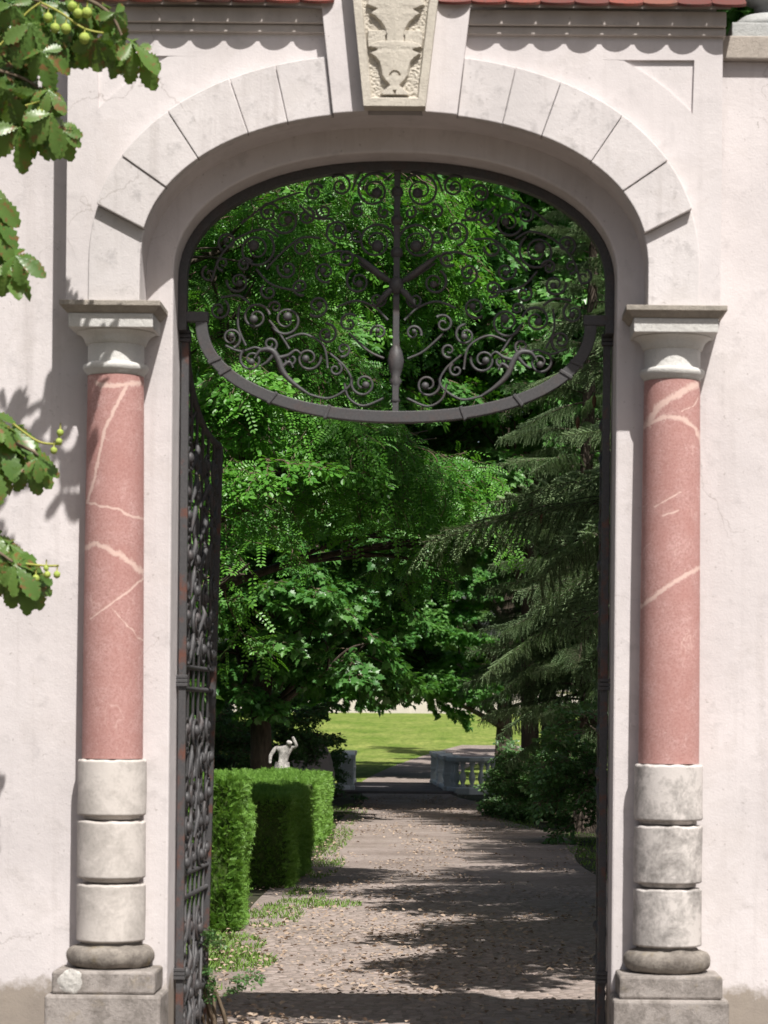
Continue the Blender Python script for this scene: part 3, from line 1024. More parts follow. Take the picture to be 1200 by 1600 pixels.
def smooth_poly(p, n=8):
    out = []
    for i in range(len(p) - 1):
        p0 = p[max(i - 1, 0)]; p1 = p[i]; p2 = p[i + 1]; p3 = p[min(i + 2, len(p) - 1)]
        for k in range(n):
            t = k / n
            out.append(tuple(0.5 * ((2 * p1[d]) + (-p0[d] + p2[d]) * t + (2 * p0[d] - 5 * p1[d] + 4 * p2[d] - p3[d]) * t * t + (-p0[d] + 3 * p1[d] - 3 * p2[d] + p3[d]) * t ** 3) for d in range(len(p1))))
    out.append(tuple(p[-1]))
    return out


PXM = (CD + IY) / F
for s in (-1, 1):
    for (u, v, r, tn, a0, sg, bud) in SPI:
        x, z = ipx(u, v)
        pts = mir(spiral(x, z, r * PXM, tn, a0, sg), s)
        y0 = IY + random.uniform(-0.006, 0.006)
        n = len(pts)
        m = MB(); m.tube([(a, y0, b) for a, b in pts], [0.0078 - 0.0028 * i / n for i in range(n)], 6)
        sc = m.build('scroll', M['iron'], ot, fix=False)
        if bud:
            e = pts[-1]
            b = MB(); q = r * PXM * 0.30
            b.ball((e[0], y0 - 0.012, e[1]), q, q * 0.8, q, 10, 6)
            b.build('bud', M['iron'], sc, fix=False)
    for a in ARC:
        pts = mir([ipx(u, v) for u, v in smooth_poly(a, 7)], s)
        MB().tube([(x, IY, z) for x, z in pts], 0.0065, 6).build('stem', M['iron'], ot, fix=False)
    # acanthus leaf rising from the hull bar
    pts = mir([ipx(u, v) for u, v in smooth_poly([(484, 617), (462, 602), (444, 584), (434, 560), (424, 548), (408, 548), (398, 560)], 6)], s)
    n = len(pts)
    MB().tube([(x, IY - 0.015, z) for x, z in pts], [0.005 + 0.012 * sin(pi * min(1, i / n * 1.05)) for i in range(n)], 8).build('acanthus_leaf', M['iron'], ot, fix=False)
    for q in ([(434, 560), (450, 556), (462, 548), (470, 553)], [(440, 575), (452, 566), (458, 575)], [(428, 555), (418, 566), (408, 572)]):
        pts = mir([ipx(u, v) for u, v in smooth_poly(q, 5)], s); n = len(pts)
        MB().tube([(x, IY - 0.015, z) for x, z in pts], [0.012 * (1 - 0.7 * i / n) for i in range(n)], 7).build('leaf_lobe', M['iron'], ot, fix=False)


# ------------------------------------------------------------------ gate leaves, swung open into the garden
def gate_leaf(side, lab, lean, swing):
    hx = XC + side * (AP - 0.032)
    g = thing('gate_leaf', lab, 'gate', (hx, 0.60, 0.03), 'open leaves of the iron gate')
    W = 1.10

    def P(t, z, off=0.0):
        # t from hinge 0 to free edge W; leaf plane swung to stand at right angles to the wall
        return Vector((hx - side * (swing * t + lean * t * (z / 3.6)) + off, 0.60 + t, z))

    def topz(t):
        return hz0 + 0.02 - hb * (max(0.0, 1 - ((W - t) / (ha)) ** 2.15)) ** (1 / 2.15) - 0.03

    def rail(name, pts, r, m):
        return MB().tube(pts, r, 8).build(name, m, g, fix=False)

    def bar(name, a, b, wx, wy, m):
        vs = []
        for p in (a, b):
            vs += [(p.x - wx, p.y - wy, p.z), (p.x + wx, p.y - wy, p.z), (p.x + wx, p.y + wy, p.z), (p.x - wx, p.y + wy, p.z)]
        return MB().add(vs, [(0, 1, 2, 3), (7, 6, 5, 4), (0, 4, 5, 1), (1, 5, 6, 2), (2, 6, 7, 3), (3, 7, 4, 0)]).build(name, m, g, bevel=0.002)

    bar('hinge_stile', P(0.0, 0.05), P(0.0, topz(0.0)), 0.020, 0.020, M['rusty'])
    bar('meeting_stile', P(W, 0.05), P(W, topz(W)), 0.021, 0.024, M['rusty'])
    tops = [P(W * i / 14, topz(W * i / 14)) for i in range(15)]
    rail('top_rail', tops, 0.019, M['iron'])
    for z in (0.12, 0.95, 1.08, 2.10, 2.22):
        rail('cross_rail', [P(0.01, z), P(W * 0.5, z), P(W - 0.01, z)], 0.014, M['iron'])
    for k in range(1, 6):
        t = W * k / 6
        rail('upright_bar', [P(t, 0.12), P(t, 1.5), P(t, topz(t) - 0.01)], 0.009, M['iron'])
    r2 = random.Random(11)
    for zc in (0.26, 0.42, 0.58, 0.76, 1.18, 1.34, 1.50, 1.68, 1.86, 2.34, 2.50, 2.66, 2.84, 3.02, 3.20, 3.38, 3.56):
        for k in range(4):
            t = W * (k + 0.5) / 4
            z = zc + r2.uniform(-0.03, 0.03)
            if z + 0.1 > topz(t):
                continue
            sp = spiral(t, z, 0.10 + r2.uniform(-0.015, 0.02), 1.6, r2.uniform(0, 6), r2.choice((-1, 1)))
            wob = r2.uniform(-0.02, 0.02)
            pts = [P(a, b, wob * (i / len(sp))) for i, (a, b) in enumerate(sp)]
            sc = MB().tube(pts, [0.011 - 0.003 * i / len(pts) for i in range(len(pts))], 6).build('scroll', M['iron'], g, fix=False)
            e = pts[-1]
            MB().ball(e, 0.024, 0.03, 0.034, 8, 6).build('bud', M['iron'], sc, fix=False)
            if k < 2:
                a = P(t + 0.09, z - 0.07); b = P(t + 0.22, z + 0.11)
                c = (a + b) / 2 + Vector((r2.uniform(-0.03, 0.03), 0, 0.03))
                MB().tube([a, c, b], [0.006, 0.016, 0.005], 6).build('leaf_lobe', M['iron'], g, fix=False)
    # masonry clamp and hinge straps
    for z in (2.145, 4.02, 0.55):
        xw = XC + side * (AP + 0.004)
        xi = hx - side * 0.03
        for dz in (-0.022, 0.0, 0.022):
            MB().box(min(xw, xi), max(xw, xi), 0.565, 0.635, z + dz - 0.009, z + dz + 0.009).build('hinge_strap', M['iron'], g, bevel=0.002)
    return g


gate_leaf(-1, 'open wrought iron gate leaf with rusty stile standing in front of the yew hedge', 0.065, 0.012)
gate_leaf(1, 'open wrought iron gate leaf turned edge on in front of the spruces', 0.0, -0.045)


# ------------------------------------------------------------------ foliage prototypes
def leaf_poly(mb, o, d, nrm, L, W, fold=0.15, kind='ellipse'):
    """one leaf blade from o along d, nrm = face normal"""
    d = d.normalized(); s = d.cross(nrm)
    s = s.normalized() if s.length > 1e-6 else d.orthogonal().normalized()
    n = s.cross(d)
    if kind == 'ellipse':
        pts = [(0, 0), (0.3, 0.46), (0.68, 0.44), (1, 0), (0.68, -0.44), (0.3, -0.46)]
        vs = [o + d * (L * a) + s * (W * b) + n * (abs(b) * W * fold) for a, b in pts]
        mb.add(vs, [(0, 1, 2, 3), (0, 3, 4, 5)])
    elif kind == 'maple':
        pts = [(0, 0), (-0.08, 0.30), (0.10, 0.34), (0.22, 0.58), (0.36, 0.34), (0.62, 0.44), (0.62, 0.22), (1.0, 0.0)]
        full = pts + [(a, -b) for a, b in pts[-2:0:-1]]
        vs = [o + d * (L * a) + s * (W * b) + n * (abs(b) * W * fold - 0.12 * L * a * a) for a, b in full]
        k = len(full)
        c = o + d * (L * 0.32)
        vs.append(c)
        mb.add(vs, [(k, i, (i + 1) % k) for i in range(k)])


def rv(r, a=1.0):
    return Vector((r.uniform(-a, a), r.uniform(-a, a), r.uniform(-a, a)))


def pinnate(mb, r, o, d, up, L, pairs, ll):
    d = d.normalized(); side = d.cross(up).normalized(); up2 = side.cross(d)
    p = o.copy()
    droop = r.uniform(0.1, 0.9)
    step = L / pairs
    for k in range(pairs):
        dd = (d - Vector((0, 0, droop * k / pairs))).normalized()
        p = p + dd * step
        for s in (1, -1):
            ld = (side * s + dd * 0.35 + Vector((0, 0, -0.12))).normalized()
            leaf_poly(mb, p + ld * 0.004, ld, (up2 + rv(r, 0.25)).normalized(), ll * r.uniform(0.85, 1.1), ll * 0.5)
    leaf_poly(mb, p, dd, up2, ll * 1.05, ll * 0.52)


def robinia_spray(seed):
    r = random.Random(seed); mb = MB(); tw = MB()
    def twig(o, d, n, step):
        p = o.copy(); d = d.normalized(); pts = [p.copy()]
        for k in range(n):
            d = (d + rv(r, 0.24) + Vector((0, 0, -0.05))).normalized()
            p = p + d * step; pts.append(p.copy())
            s = 1 if k % 2 else -1
            ld = (d * 0.5 + d.cross(Vector((0, 0, 1))) * s * 0.9 + Vector((0, 0, r.uniform(-0.75, 0.35))) + rv(r, 0.35)).normalized()
            pinnate(mb, r, p, ld, Vector((0, -0.25, 1)) + rv(r, 0.75), r.uniform(0.18, 0.27), r.randint(6, 8), 0.040)
        return pts
    main = twig(Vector((0, 0, 0)), Vector((1, 0, 0.1)), 12, 0.07)
    tw.tube(main, [0.008 - 0.005 * i / len(main) for i in range(len(main))], 4, cap=False)
    for i in (1, 2, 4, 5, 7, 8):
        s = 1 if i % 2 else -1
        pts = twig(main[i], Vector((0.8, s * 0.8, r.uniform(-0.2, 0.3))), 6, 0.065)
        tw.tube(pts, 0.003, 3, cap=False)
    return mb, tw


def broad_spray(seed, kind='maple', size=0.12, n=46, length=0.75):
    r = random.Random(seed); mb = MB(); tw = MB()
    axes = [(Vector((0, 0, 0)), Vector((1, 0, 0.1)), length)]
    for k in range(6):
        t = 0.12 + 0.14 * k
        axes.append((Vector((length * t, 0, 0.02)), Vector((0.75, (1 if k % 2 else -1) * 0.85, r.uniform(-0.25, 0.35))), length * 0.55 * (1 - t * 0.5)))
    per = max(3, n // len(axes))
    for o, d, L in axes:
        d = d.normalized(); pts = [o]
        for k in range(per):
            p = o + d * (L * (k + 0.7) / per) + Vector((0, 0, -0.09 * ((k + 1) / per) ** 2)) + rv(r, 0.02)
            pts.append(p)
            for q in range(2 if k < per - 1 else 3):
                ld = (d * r.uniform(0.1, 0.8) + Vector((r.uniform(-0.4, 0.4), r.uniform(-1, 1), r.uniform(-0.7, 0.15)))).normalized()
                nr = (Vector((0, 0, 1)) + rv(r, 0.55)).normalized()
                pet = size * r.uniform(0.2, 0.6)
                s = size * r.uniform(0.65, 1.15)
                leaf_poly(mb, p + ld * pet, ld, nr, s, s * (0.95 if kind == 'maple' else 0.62), 0.2, kind)
        tw.tube(pts, [0.007 - 0.005 * i / len(pts) for i in range(len(pts))], 3, cap=False)
    return mb, tw


def spruce_branch(seed, L=2.0):
    r = random.Random(seed); mb = MB(); tw = MB()

    def needles(pts, dens, nl):
        for a, b in zip(pts, pts[1:]):
            seg = b - a; ln = seg.length
            if ln < 1e-6: continue
            t = seg / ln; e1 = t.orthogonal().normalized(); e2 = t.cross(e1)
            for k in range(max(1, int(ln * dens))):
                p = a + seg * r.random()
                w = r.uniform(0, 2 * pi)
                rad = e1 * cos(w) + e2 * sin(w)
                d = (rad * 0.8 + t * 0.75 + Vector((0, 0, 0.2))).normalized()
                s = d.cross(t)
                s = s.normalized() * 0.0048 if s.length > 1e-6 else e1 * 0.003
                q = nl * r.uniform(0.8, 1.15)
                mb.add([p - s, p + s, p + d * q], [(0, 1, 2)])

    main = []
    for i in range(21):
        t = i / 20
        main.append(Vector((L * t, 0.06 * sin(t * 5 + seed), 0.10 * sin(t * pi) - 0.42 * t * t + 0.22 * max(0, t - 0.65))))
    tw.tube(main, [0.022 * (1 - t / 21.0) + 0.003 for t in range(21)], 5, cap=False)
    needles(main[5:], 420, 0.025)
    k = 0.14
    while k < 0.98:
        f = k * 20; i = min(int(f), 19); p0 = main[i].lerp(main[i + 1], f - i)
        for s in (1, -1):
            ln = (0.62 * (1 - k) ** 0.7 + 0.10) * r.uniform(0.75, 1.15)
            d = Vector((0.75, s * 0.85, r.uniform(-0.08, 0.12))).normalized()
            pts = [p0.copy()]; p = p0.copy(); ns = max(3, int(ln / 0.07))
            for q in range(ns):
                d = (d + Vector((0.03, 0, -0.05 - 0.02 * q)) + rv(r, 0.05)).normalized()
                p = p + d * (ln / ns); pts.append(p.copy())
                if q < ns - 1:
                    # hanging twiglet
                    hl_ = r.uniform(0.16, 0.42) * (0.55 + 0.45 * (1 - k))
                    h = [p.copy()]; hp = p.copy(); hd = (d * 0.5 + Vector((r.uniform(-0.3, 0.3), r.uniform(-0.3, 0.3), -0.75))).normalized()
                    for _ in range(3):
                        hd = (hd + Vector((0, 0, -0.18))).normalized(); hp = hp + hd * hl_ / 3; h.append(hp.copy())
                    needles(h, 480, 0.024)
                    tw.tube(h, 0.0022, 3, cap=False)
            needles(pts, 480, 0.024)
            tw.tube(pts, [0.005 - 0.003 * i2 / len(pts) for i2 in range(len(pts))], 3, cap=False)
        k += r.uniform(0.035, 0.055)
    return mb, tw


def proto(pair, name, m1, m2):
    leaves, twigs = pair
    k = len(leaves.v); nl = len(leaves.f)
    me = bpy.data.meshes.new(name)
    me.from_pydata(leaves.v + twigs.v, [], leaves.f + [tuple(i + k for i in f) for f in twigs.f])
    me.materials.append(m1); me.materials.append(m2)
    me.polygons.foreach_set('material_index', [0] * nl + [1] * (len(me.polygons) - nl))
    me.update()
    return me


MIX = [proto(broad_spray(s, 'ellipse', 0.085, 130, 0.95), 'mixed_spray', M['robinia'], M['twig']) for s in (51, 52)]
MID = [proto(broad_spray(s, 'maple', 0.14, 250, 1.7), 'wide_maple_spray', M['maple'], M['twig']) for s in (54, 55, 56)]
ROB = [proto(robinia_spray(s), 'robinia_spray', M['robinia'], M['twig']) for s in (1, 2, 3, 4)]
MAP = [proto(broad_spray(s, 'maple', 0.13), 'maple_spray', M['maple'], M['twig']) for s in (11, 12, 13)]
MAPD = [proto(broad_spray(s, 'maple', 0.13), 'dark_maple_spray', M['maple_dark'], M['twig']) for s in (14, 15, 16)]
SHR = [proto(broad_spray(s, 'ellipse', 0.065, 90, 0.5), 'shrub_spray', M['shrub'], M['twig']) for s in (21, 22, 23)]
FAR = [proto(broad_spray(s, 'maple', 0.30, 110, 2.0), 'far_spray', M['far'], M['twig']) for s in (31, 32, 33)]
SPR = [proto(spruce_branch(s), 'spruce_branch', M['spruce'], M['bark']) for s in (41, 42, 43)]


def place(me, name, parent, root_loc, loc, rot, sc):
    o = bpy.data.objects.new(name, me); COL.objects.link(o)
    o.parent = parent
    o.location = Vector(loc) - root_loc
    o.rotation_euler = rot; o.scale = (sc, sc, sc)
    return o


def limb_pts(a, b, r, sag=0.25, n=8):
    a, b = Vector(a), Vector(b)
    L = (b - a).length
    mid = rv(r, L * 0.08)
    return [a.lerp(b, i / n) + mid * sin(pi * i / n) + Vector((0, 0, sag * L * 0.3 * sin(pi * i / n))) for i in range(n + 1)]


def tree(name, lab, base, h, tr, blobs, protos, count, seed, cat='tree', group=None, sc=(0.8, 1.25), droop=0.25, barkm=None, shell=0.45):
    r = random.Random(seed)
    bx, by = base; bz = ground_z(bx, by)
    root = thing(name, lab, cat, (bx, by, bz), group)
    rl = root.location.copy()
    barkm = barkm or M['bark']
    tp = [Vector((bx + 0.25 * sin(i * 0.7 + seed) * i / 10, by + 0.2 * cos(i * 0.9 + seed) * i / 10, bz - 0.1 + h * i / 10)) for i in range(11)]
    MB().tube(tp, [tr * (1.35 if i == 0 else 1.0) * (1 - 0.78 * i / 10) for i in range(11)], 12).build('trunk', barkm, root, fix=False)
    lim = MB()
    for (c, rad) in blobs:
        k = max(1, min(9, int((c.z - bz) / h * 10 * 0.72)))
        main = limb_pts(tp[k], c, r)
        lim.tube(main, [tr * 0.34 * (1 - 0.8 * i / 8) + 0.008 for i in range(9)], 6, cap=False)
        for q in range(5):
            e = c + Vector((rad[0] * r.uniform(-0.8, 0.8), rad[1] * r.uniform(-0.8, 0.8), rad[2] * r.uniform(-0.8, 0.8)))
            st = main[r.randint(4, 8)]
            lim.tube(limb_pts(st, e, r), [tr * 0.12 * (1 - 0.85 * i / 8) + 0.004 for i in range(9)], 4, cap=False)
    crown = lim.build('crown', barkm, root, fix=False)
    vol = [b[1][0] * b[1][1] * b[1][2] for b in blobs]
    wts = [v ** (0.72) for v in vol]
    tot = sum(wts)
    for (c, rad), w in zip(blobs, wts):
        nsp = max(3, int(round(count * w / tot)))
        for i in range(nsp):
            if i % 7 == 0:
                cd = rv(r); cd = cd.normalized() if cd.length > 0.05 else Vector((1, 0, 0))
            d = cd + rv(r, 0.38 if i % 5 else 1.2); d = d.normalized() if d.length > 0.05 else Vector((1, 0, 0))
            q = shell + (1 - shell) * r.random() ** 0.6
            p = c + Vector((d.x * rad[0], d.y * rad[1], d.z * rad[2])) * q
            out = Vector((d.x + (c.x - bx) * 0.12, d.y + (c.y - by) * 0.12, 0)) + rv(r, 0.5)
            yaw = atan2(out.y, out.x)
            pit = r.uniform(-0.35, 0.35) + droop
            s = r.uniform(*sc)
            place(r.choice(protos), 'leafy_spray', crown, rl, p, (r.uniform(-0.35, 0.35), pit, yaw), s)
    return root


def spruce(lab, base, h, rbot, z0, n, seed, tr=0.17, cones=0, zmax=None):
    r = random.Random(seed)
    bx, by = base; bz = ground_z(bx, by)
    root = thing('spruce_tree', lab, 'spruce', (bx, by, bz), 'spruces right of the path'); rl = root.location.copy()
    MB().tube([(bx + 0.04 * sin(i), by, bz - 0.1 + h * i / 12) for i in range(13)], [tr * (1.3 if i == 0 else 1) * (1 - 0.93 * i / 12) for i in range(13)], 12).build('trunk', M['bark'], root, fix=False)
    cr = MB()
    for i in range(40):
        a = r.uniform(0, 2 * pi); z = z0 + (h - z0) * r.random() * 0.8
        L = r.uniform(0.3, 0.8)
        cr.tube([(bx, by, bz + z), (bx + cos(a) * L, by + sin(a) * L, bz + z - 0.15 * L)], [0.012, 0.003], 4, cap=False)
    crown = cr.build('crown', M['bark'], root, fix=False)
    for i in range(n):
        t = (i + r.random()) / n
        t = t ** 1.15
        z = z0 + (h - z0 - 0.3) * t
        Rr = rbot * (1 - t) ** 0.75 * r.uniform(0.8, 1.12) + 0.12
        a = i * 2.39996 + r.uniform(-0.4, 0.4)
        me = r.choice(SPR)
        place(me, 'branch', crown, rl, (bx, by, bz + z), (r.uniform(-0.35, 0.35), r.uniform(-0.2, 0.36) - 0.15 * t, a + r.uniform(-0.3, 0.3)), Rr * r.uniform(0.75, 1.12) / 2.0)
    for i in range(cones):
        a = r.uniform(pi * 0.9, pi * 1.6); L = rbot * r.uniform(0.5, 0.8)
        z = z0 + (h - z0) * r.uniform(0.02, 0.25)
        c = MB(); cx_, cy_ = bx + cos(a) * L, by + sin(a) * L
        c.lathe(cx_, cy_, [(0.004, bz + z), (0.018, bz + z - 0.02), (0.022, bz + z - 0.06), (0.016, bz + z - 0.10), (0.003, bz + z - 0.125)], 8)
        c.build('cone', M['cone'], root, fix=False)
    return root


def B(u, v, dist, rx, ry=None, rz=None):
    p = px(u, v, dist - CD)
    return (p, (rx, ry or rx, rz or rx))


# spruces on the right
spruce('tall drooping spruce with brown cones close behind the gate', (3.0, 11.2), 12.0, 2.8, 3.2, 150, 5, cones=16)
spruce('spruce with low sweeping branches beside the leafy shrub', (2.15, 28.5), 15.0, 1.95, 1.75, 190, 6, tr=0.19)
spruce('slimmer spruce standing behind the low branched one', (2.0, 43.0), 14.0, 2.0, 2.8, 130, 8)
spruce('dark spruce deep in the shade behind the other spruces', (4.6, 37.0), 17.0, 3.2, 1.0, 120, 9)

# broadleaf trees right of the gate, behind the wall; they shade the path
tree('maple_tree', 'maple crown rising behind the garden wall and urn', (4.5, 4.6), 8.0, 0.2,
     [(Vector((3.2, 3.2, 7.0)), (0.9, 1.2, 0.9)), (Vector((2.6, 1.9, 6.6)), (0.8, 0.8, 0.5)), (Vector((2.5, 4.6, 6.6)), (0.8, 1.0, 0.6)), (Vector((2.6, 7.6, 7.6)), (0.9, 1.2, 0.7)), (Vector((3.9, 4.6, 8.3)), (1.3, 1.4, 1.2)), (Vector((3.0, 6.2, 6.6)), (0.8, 1.1, 0.9)), (Vector((4.8, 6.8, 7.6)), (1.4, 1.4, 1.4)), (Vector((5.2, 3.6, 6.4)), (1.3, 1.2, 1.2))],
     MAP, 298, 31, sc=(0.9, 1.5), droop=0.3, group='maples round the path')
spruce('tall spruce between the near cone bearing one and the low branched one', (3.6, 16.2), 13.0, 2.6, 3.4, 150, 15)
spruce('tall spruce rising right behind the garden wall', (3.7, 6.6), 11.0, 2.4, 2.6, 130, 16)
spruce('spruce with half hidden trunk beside the shrub with dead twigs', (3.3, 21.8), 12.0, 2.4, 2.6, 130, 17)
# left broadleaf trees
tree('sky_block_linden', 'added linden crown behind the left garden wall, blocking sky light over the path', (-5.6, 5.2), 9.5, 0.25,  # crown added mostly out of view to cut sky light on the path
     [(Vector((-3.9, 3.4, 7.6)), (1.2, 1.5, 1.3)), (Vector((-3.8, 6.0, 8.4)), (1.3, 1.6, 1.5)), (Vector((-5.6, 4.4, 9.2)), (1.8, 2.0, 1.8)), (Vector((-6.2, 7.4, 7.4)), (1.8, 1.6, 1.6)), (Vector((-3.9, 9.0, 9.6)), (1.4, 1.5, 1.2)), (Vector((-6.6, 3.2, 6.4)), (1.4, 1.4, 1.2))],
     MID, 230, 33, sc=(0.7, 1.1), droop=0.3)
tree('robinia_tree', 'feathery leaved robinia overhanging the path from the left', (-4.7, 12.5), 9.5, 0.2,
     [B(390, 380, 26, 1.3), B(500, 330, 27, 1.3), B(350, 520, 25.5, 0.9), B(420, 640, 26, 1.1, 1.1, 0.8), B(540, 700, 27, 1.0, 1.0, 0.6), B(630, 760, 27.5, 0.55, 0.7, 0.75),
      B(660, 690, 28, 0.35, 0.4, 0.25), B(370, 780, 25, 0.7, 0.8, 0.6), B(690, 850, 27.5, 0.2, 0.3, 0.3), B(360, 900, 24, 0.28, 0.4, 0.25), (Vector((0.7, 10.0, 8.3)), (0.9, 0.8, 0.6)), (Vector((-0.6, 11.0, 8.6)), (1.0, 0.9, 0.7))],  # last two blobs are added out of view to shade the path
     ROB + MIX[:1], 298, 1, sc=(0.8, 1.2), droop=0.5, group='robinias left of the path')
tree('robinia_tree', 'tall robinia with pale crown behind the overhanging one', (-5.0, 33.5), 15.0, 0.22,
     [B(440, 330, 45, 2.4), B(570, 330, 45, 2.3), B(600, 470, 46, 2.0), B(680, 280, 47, 2.2), B(470, 500, 45, 1.9), B(560, 620, 46, 1.5), B(380, 480, 44, 1.8)],
     MIX + MAP + ROB[:1], 298, 2, sc=(1.1, 1.7), droop=0.35, group='robinias left of the path')
tree('maple_tree', 'broad leaved maple between the robinias and the spruces', (1.5, 38.0), 14.5, 0.2,
     [B(740, 470, 48, 2.0), B(720, 330, 48, 2.0), B(780, 660, 47, 1.3, 1.3, 1.1), B(850, 380, 48, 1.9), B(720, 610, 49, 1.2), B(880, 540, 47, 1.5), B(740, 740, 47, 0.8, 0.8, 0.6)],
     MAP, 298, 3, sc=(1.0, 1.6), droop=0.3, group='maples round the path')
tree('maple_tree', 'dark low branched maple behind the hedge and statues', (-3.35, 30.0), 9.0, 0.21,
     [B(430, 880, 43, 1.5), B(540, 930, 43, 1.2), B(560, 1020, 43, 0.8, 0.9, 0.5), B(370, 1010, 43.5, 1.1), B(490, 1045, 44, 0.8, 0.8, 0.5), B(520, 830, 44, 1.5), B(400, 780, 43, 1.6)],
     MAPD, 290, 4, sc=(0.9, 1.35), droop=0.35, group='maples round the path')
tree('maple_tree', 'light leaved maple hanging over the far end of the bridge', (1.4, 61.0), 15.0, 0.25,
     [B(640, 1000, 72, 1.5, 1.5, 1.2), B(590, 900, 74, 1.8), B(680, 900, 73, 1.6), B(640, 790, 74, 2.2), B(610, 1080, 71, 1.3, 0.9, 0.3), B(720, 720, 76, 2.4), B(670, 1045, 72, 1.1, 1.0, 0.7), B(580, 1020, 73, 1.2, 1.0, 1.0), B(700, 980, 73, 1.3, 1.0, 1.0)],
     MID, 298, 5, sc=(0.8, 1.2), group='maples round the path')
tree('maple_tree', 'maple at the lawn edge behind the left balustrade', (-5.6, 58.0), 15.0, 0.25,
     [B(430, 1000, 71, 2.0), B(510, 1040, 71, 1.0, 1.0, 0.6), B(480, 850, 73, 2.6), B(370, 850, 72, 2.6), B(540, 700, 74, 2.6)],
     MID, 260, 6, sc=(0.8, 1.2), group='maples round the path')

# trees closing the park behind the lawn
rr = random.Random(77)
farx = [-26, -20, -14.5, -9.5, -5, -0.8, 3.4, 8, 13, 19]
farl = ['rounded', 'tall', 'broad', 'dense', 'leaning', 'lighter', 'narrow', 'spreading', 'bushy', 'heavy']
for i, fx in enumerate(farx):
    fy = 160 + rr.uniform(-5, 8); gz = ground_z(fx, fy)
    hh = rr.uniform(21, 27)
    bl = []
    for k in range(7):
        z = gz + 3.2 + (hh - 4) * k / 6.5
        bl.append((Vector((fx + rr.uniform(-1.4, 1.4), fy + rr.uniform(-1.5, 1.5), z)), (3.4 - 0.25 * k, 3.2 - 0.2 * k, 2.4)))
    tree('park_tree', 'leafy tree closing the view behind the sunny lawn', (fx, fy), hh * 0.9, 0.4, bl, FAR, 110, 100 + i, sc=(0.9, 1.5), group='trees behind the lawn')
# taller woodland behind the left and right groups, fills the view with leaves
for i, (fx, fy, hh, lab) in enumerate(((-9.5, 44, 19, 'tall park tree rising behind the dark low maple'), (-8.0, 92, 24, 'high park tree standing left of the sunny lawn'), (4.5, 70, 21, 'high park tree rising behind the slim spruce'), (6.8, 50, 17, 'park tree in deep shade right of the spruces'), (-7.8, 27, 13, 'park tree behind the robinias by the hedge'), (-6.6, 38, 18, 'park tree arching high over the hedges from the left'), (4.4, 41, 19, 'park tree arching high over the path from the right'), (-9.5, 66, 23, 'park tree behind the left balustrade'))):
    bl = []
    off = {'park tree arching high over the hedges from the left': 3.0, 'park tree arching high over the path from the right': -3.2}.get(lab, 0.0)
    for k in range(7):
        z = 2.6 + (hh - 4) * k / 6.5
        if fy > 60: z += 3.0
        if off: z = 7.0 + (hh - 8) * k / 6.5
        bl.append((Vector((fx + off + rr.uniform(-1.2, 1.2), fy + rr.uniform(-1.2, 1.2), z)), (2.9 - 0.15 * k, 2.6 - 0.15 * k, 2.0)))
    tree('park_tree', lab, (fx, fy), hh * 0.9, 0.3, bl, FAR, 190, 200 + i, sc=(0.55, 0.95), group='park trees behind the path')


# ------------------------------------------------------------------ shrubs
def shrub(name, lab, base, blobs, count, seed, sc=(0.7, 1.2), protos=None, m='twig'):
    r = random.Random(seed)
    bx, by = base; bz = ground_z(bx, by)
    root = thing(name, lab, 'shrub', (bx, by, bz)); rl = root.location.copy()
    st = MB()
    for (c, rad) in blobs:
        for q in range(6):
            e = c + Vector((rad[0] * r.uniform(-0.7, 0.7), rad[1] * r.uniform(-0.7, 0.7), rad[2] * r.uniform(-0.3, 0.7)))
            st.tube(limb_pts((bx + r.uniform(-0.15, 0.15), by + r.uniform(-0.15, 0.15), bz - 0.05), e, r), [0.016 * (1 - 0.8 * i / 8) + 0.002 for i in range(9)], 4, cap=False)
    stem = st.build('stems', M[m], root, fix=False)
    vol = [b[1][0] * b[1][1] * b[1][2] for b in blobs]; tot = sum(v ** 0.8 for v in vol)
    for (c, rad), v in zip(blobs, vol):
        for i in range(max(4, int(count * v ** 0.8 / tot))):
            d = rv(r); d = d.normalized() if d.length > 0.05 else Vector((0, 0, 1))
            q = 0.5 + 0.5 * r.random() ** 0.6
            p = c + Vector((d.x * rad[0], d.y * rad[1], d.z * rad[2])) * q
            if p.z < bz + 0.05: p.z = bz + 0.05 + r.random() * 0.2
            place(r.choice(protos or SHR), 'leafy_spray', stem, rl, p, (r.uniform(-0.4, 0.4), r.uniform(-0.6, 0.4), atan2(d.y, d.x) + r.uniform(-0.6, 0.6)), r.uniform(*sc))
    return root


shrub('leafy_shrub', 'bright leafy shrub beside the curved end of the balustrade', (1.0, 35.6), [B(812, 1238, 48, 0.36, 0.5, 0.42), B(832, 1212, 48, 0.42, 0.5, 0.42), B(815, 1272, 47, 0.4, 0.4, 0.2)], 130, 1)
shrub('leafy_shrub', 'shrub with reddish dead twigs in front of the spruce trunk', (1.9, 33.0), [B(850, 1215, 46, 0.55, 0.5, 0.55), B(870, 1265, 45, 0.5, 0.4, 0.3), B(830, 1265, 46, 0.4, 0.4, 0.3)], 120, 2)
shrub('leafy_shrub', 'loose shrub leaning over the left balustrade', (-3.0, 43.0), [B(498, 1200, 55.5, 0.32, 0.4, 0.45), B(485, 1185, 55, 0.4, 0.4, 0.4), B(535, 1245, 54.5, 0.2, 0.3, 0.16)], 80, 3, sc=(0.5, 0.85))
shrub('leafy_shrub', 'dark shrub behind the statues', (-4.6, 36.0), [B(380, 1150, 50, 0.9, 0.7, 0.8), B(440, 1140, 51, 0.7, 0.6, 0.55), B(345, 1180, 48, 0.7, 0.6, 0.8), B(490, 1175, 52, 0.45, 0.4, 0.3)], 170, 4, sc=(0.9, 1.5))
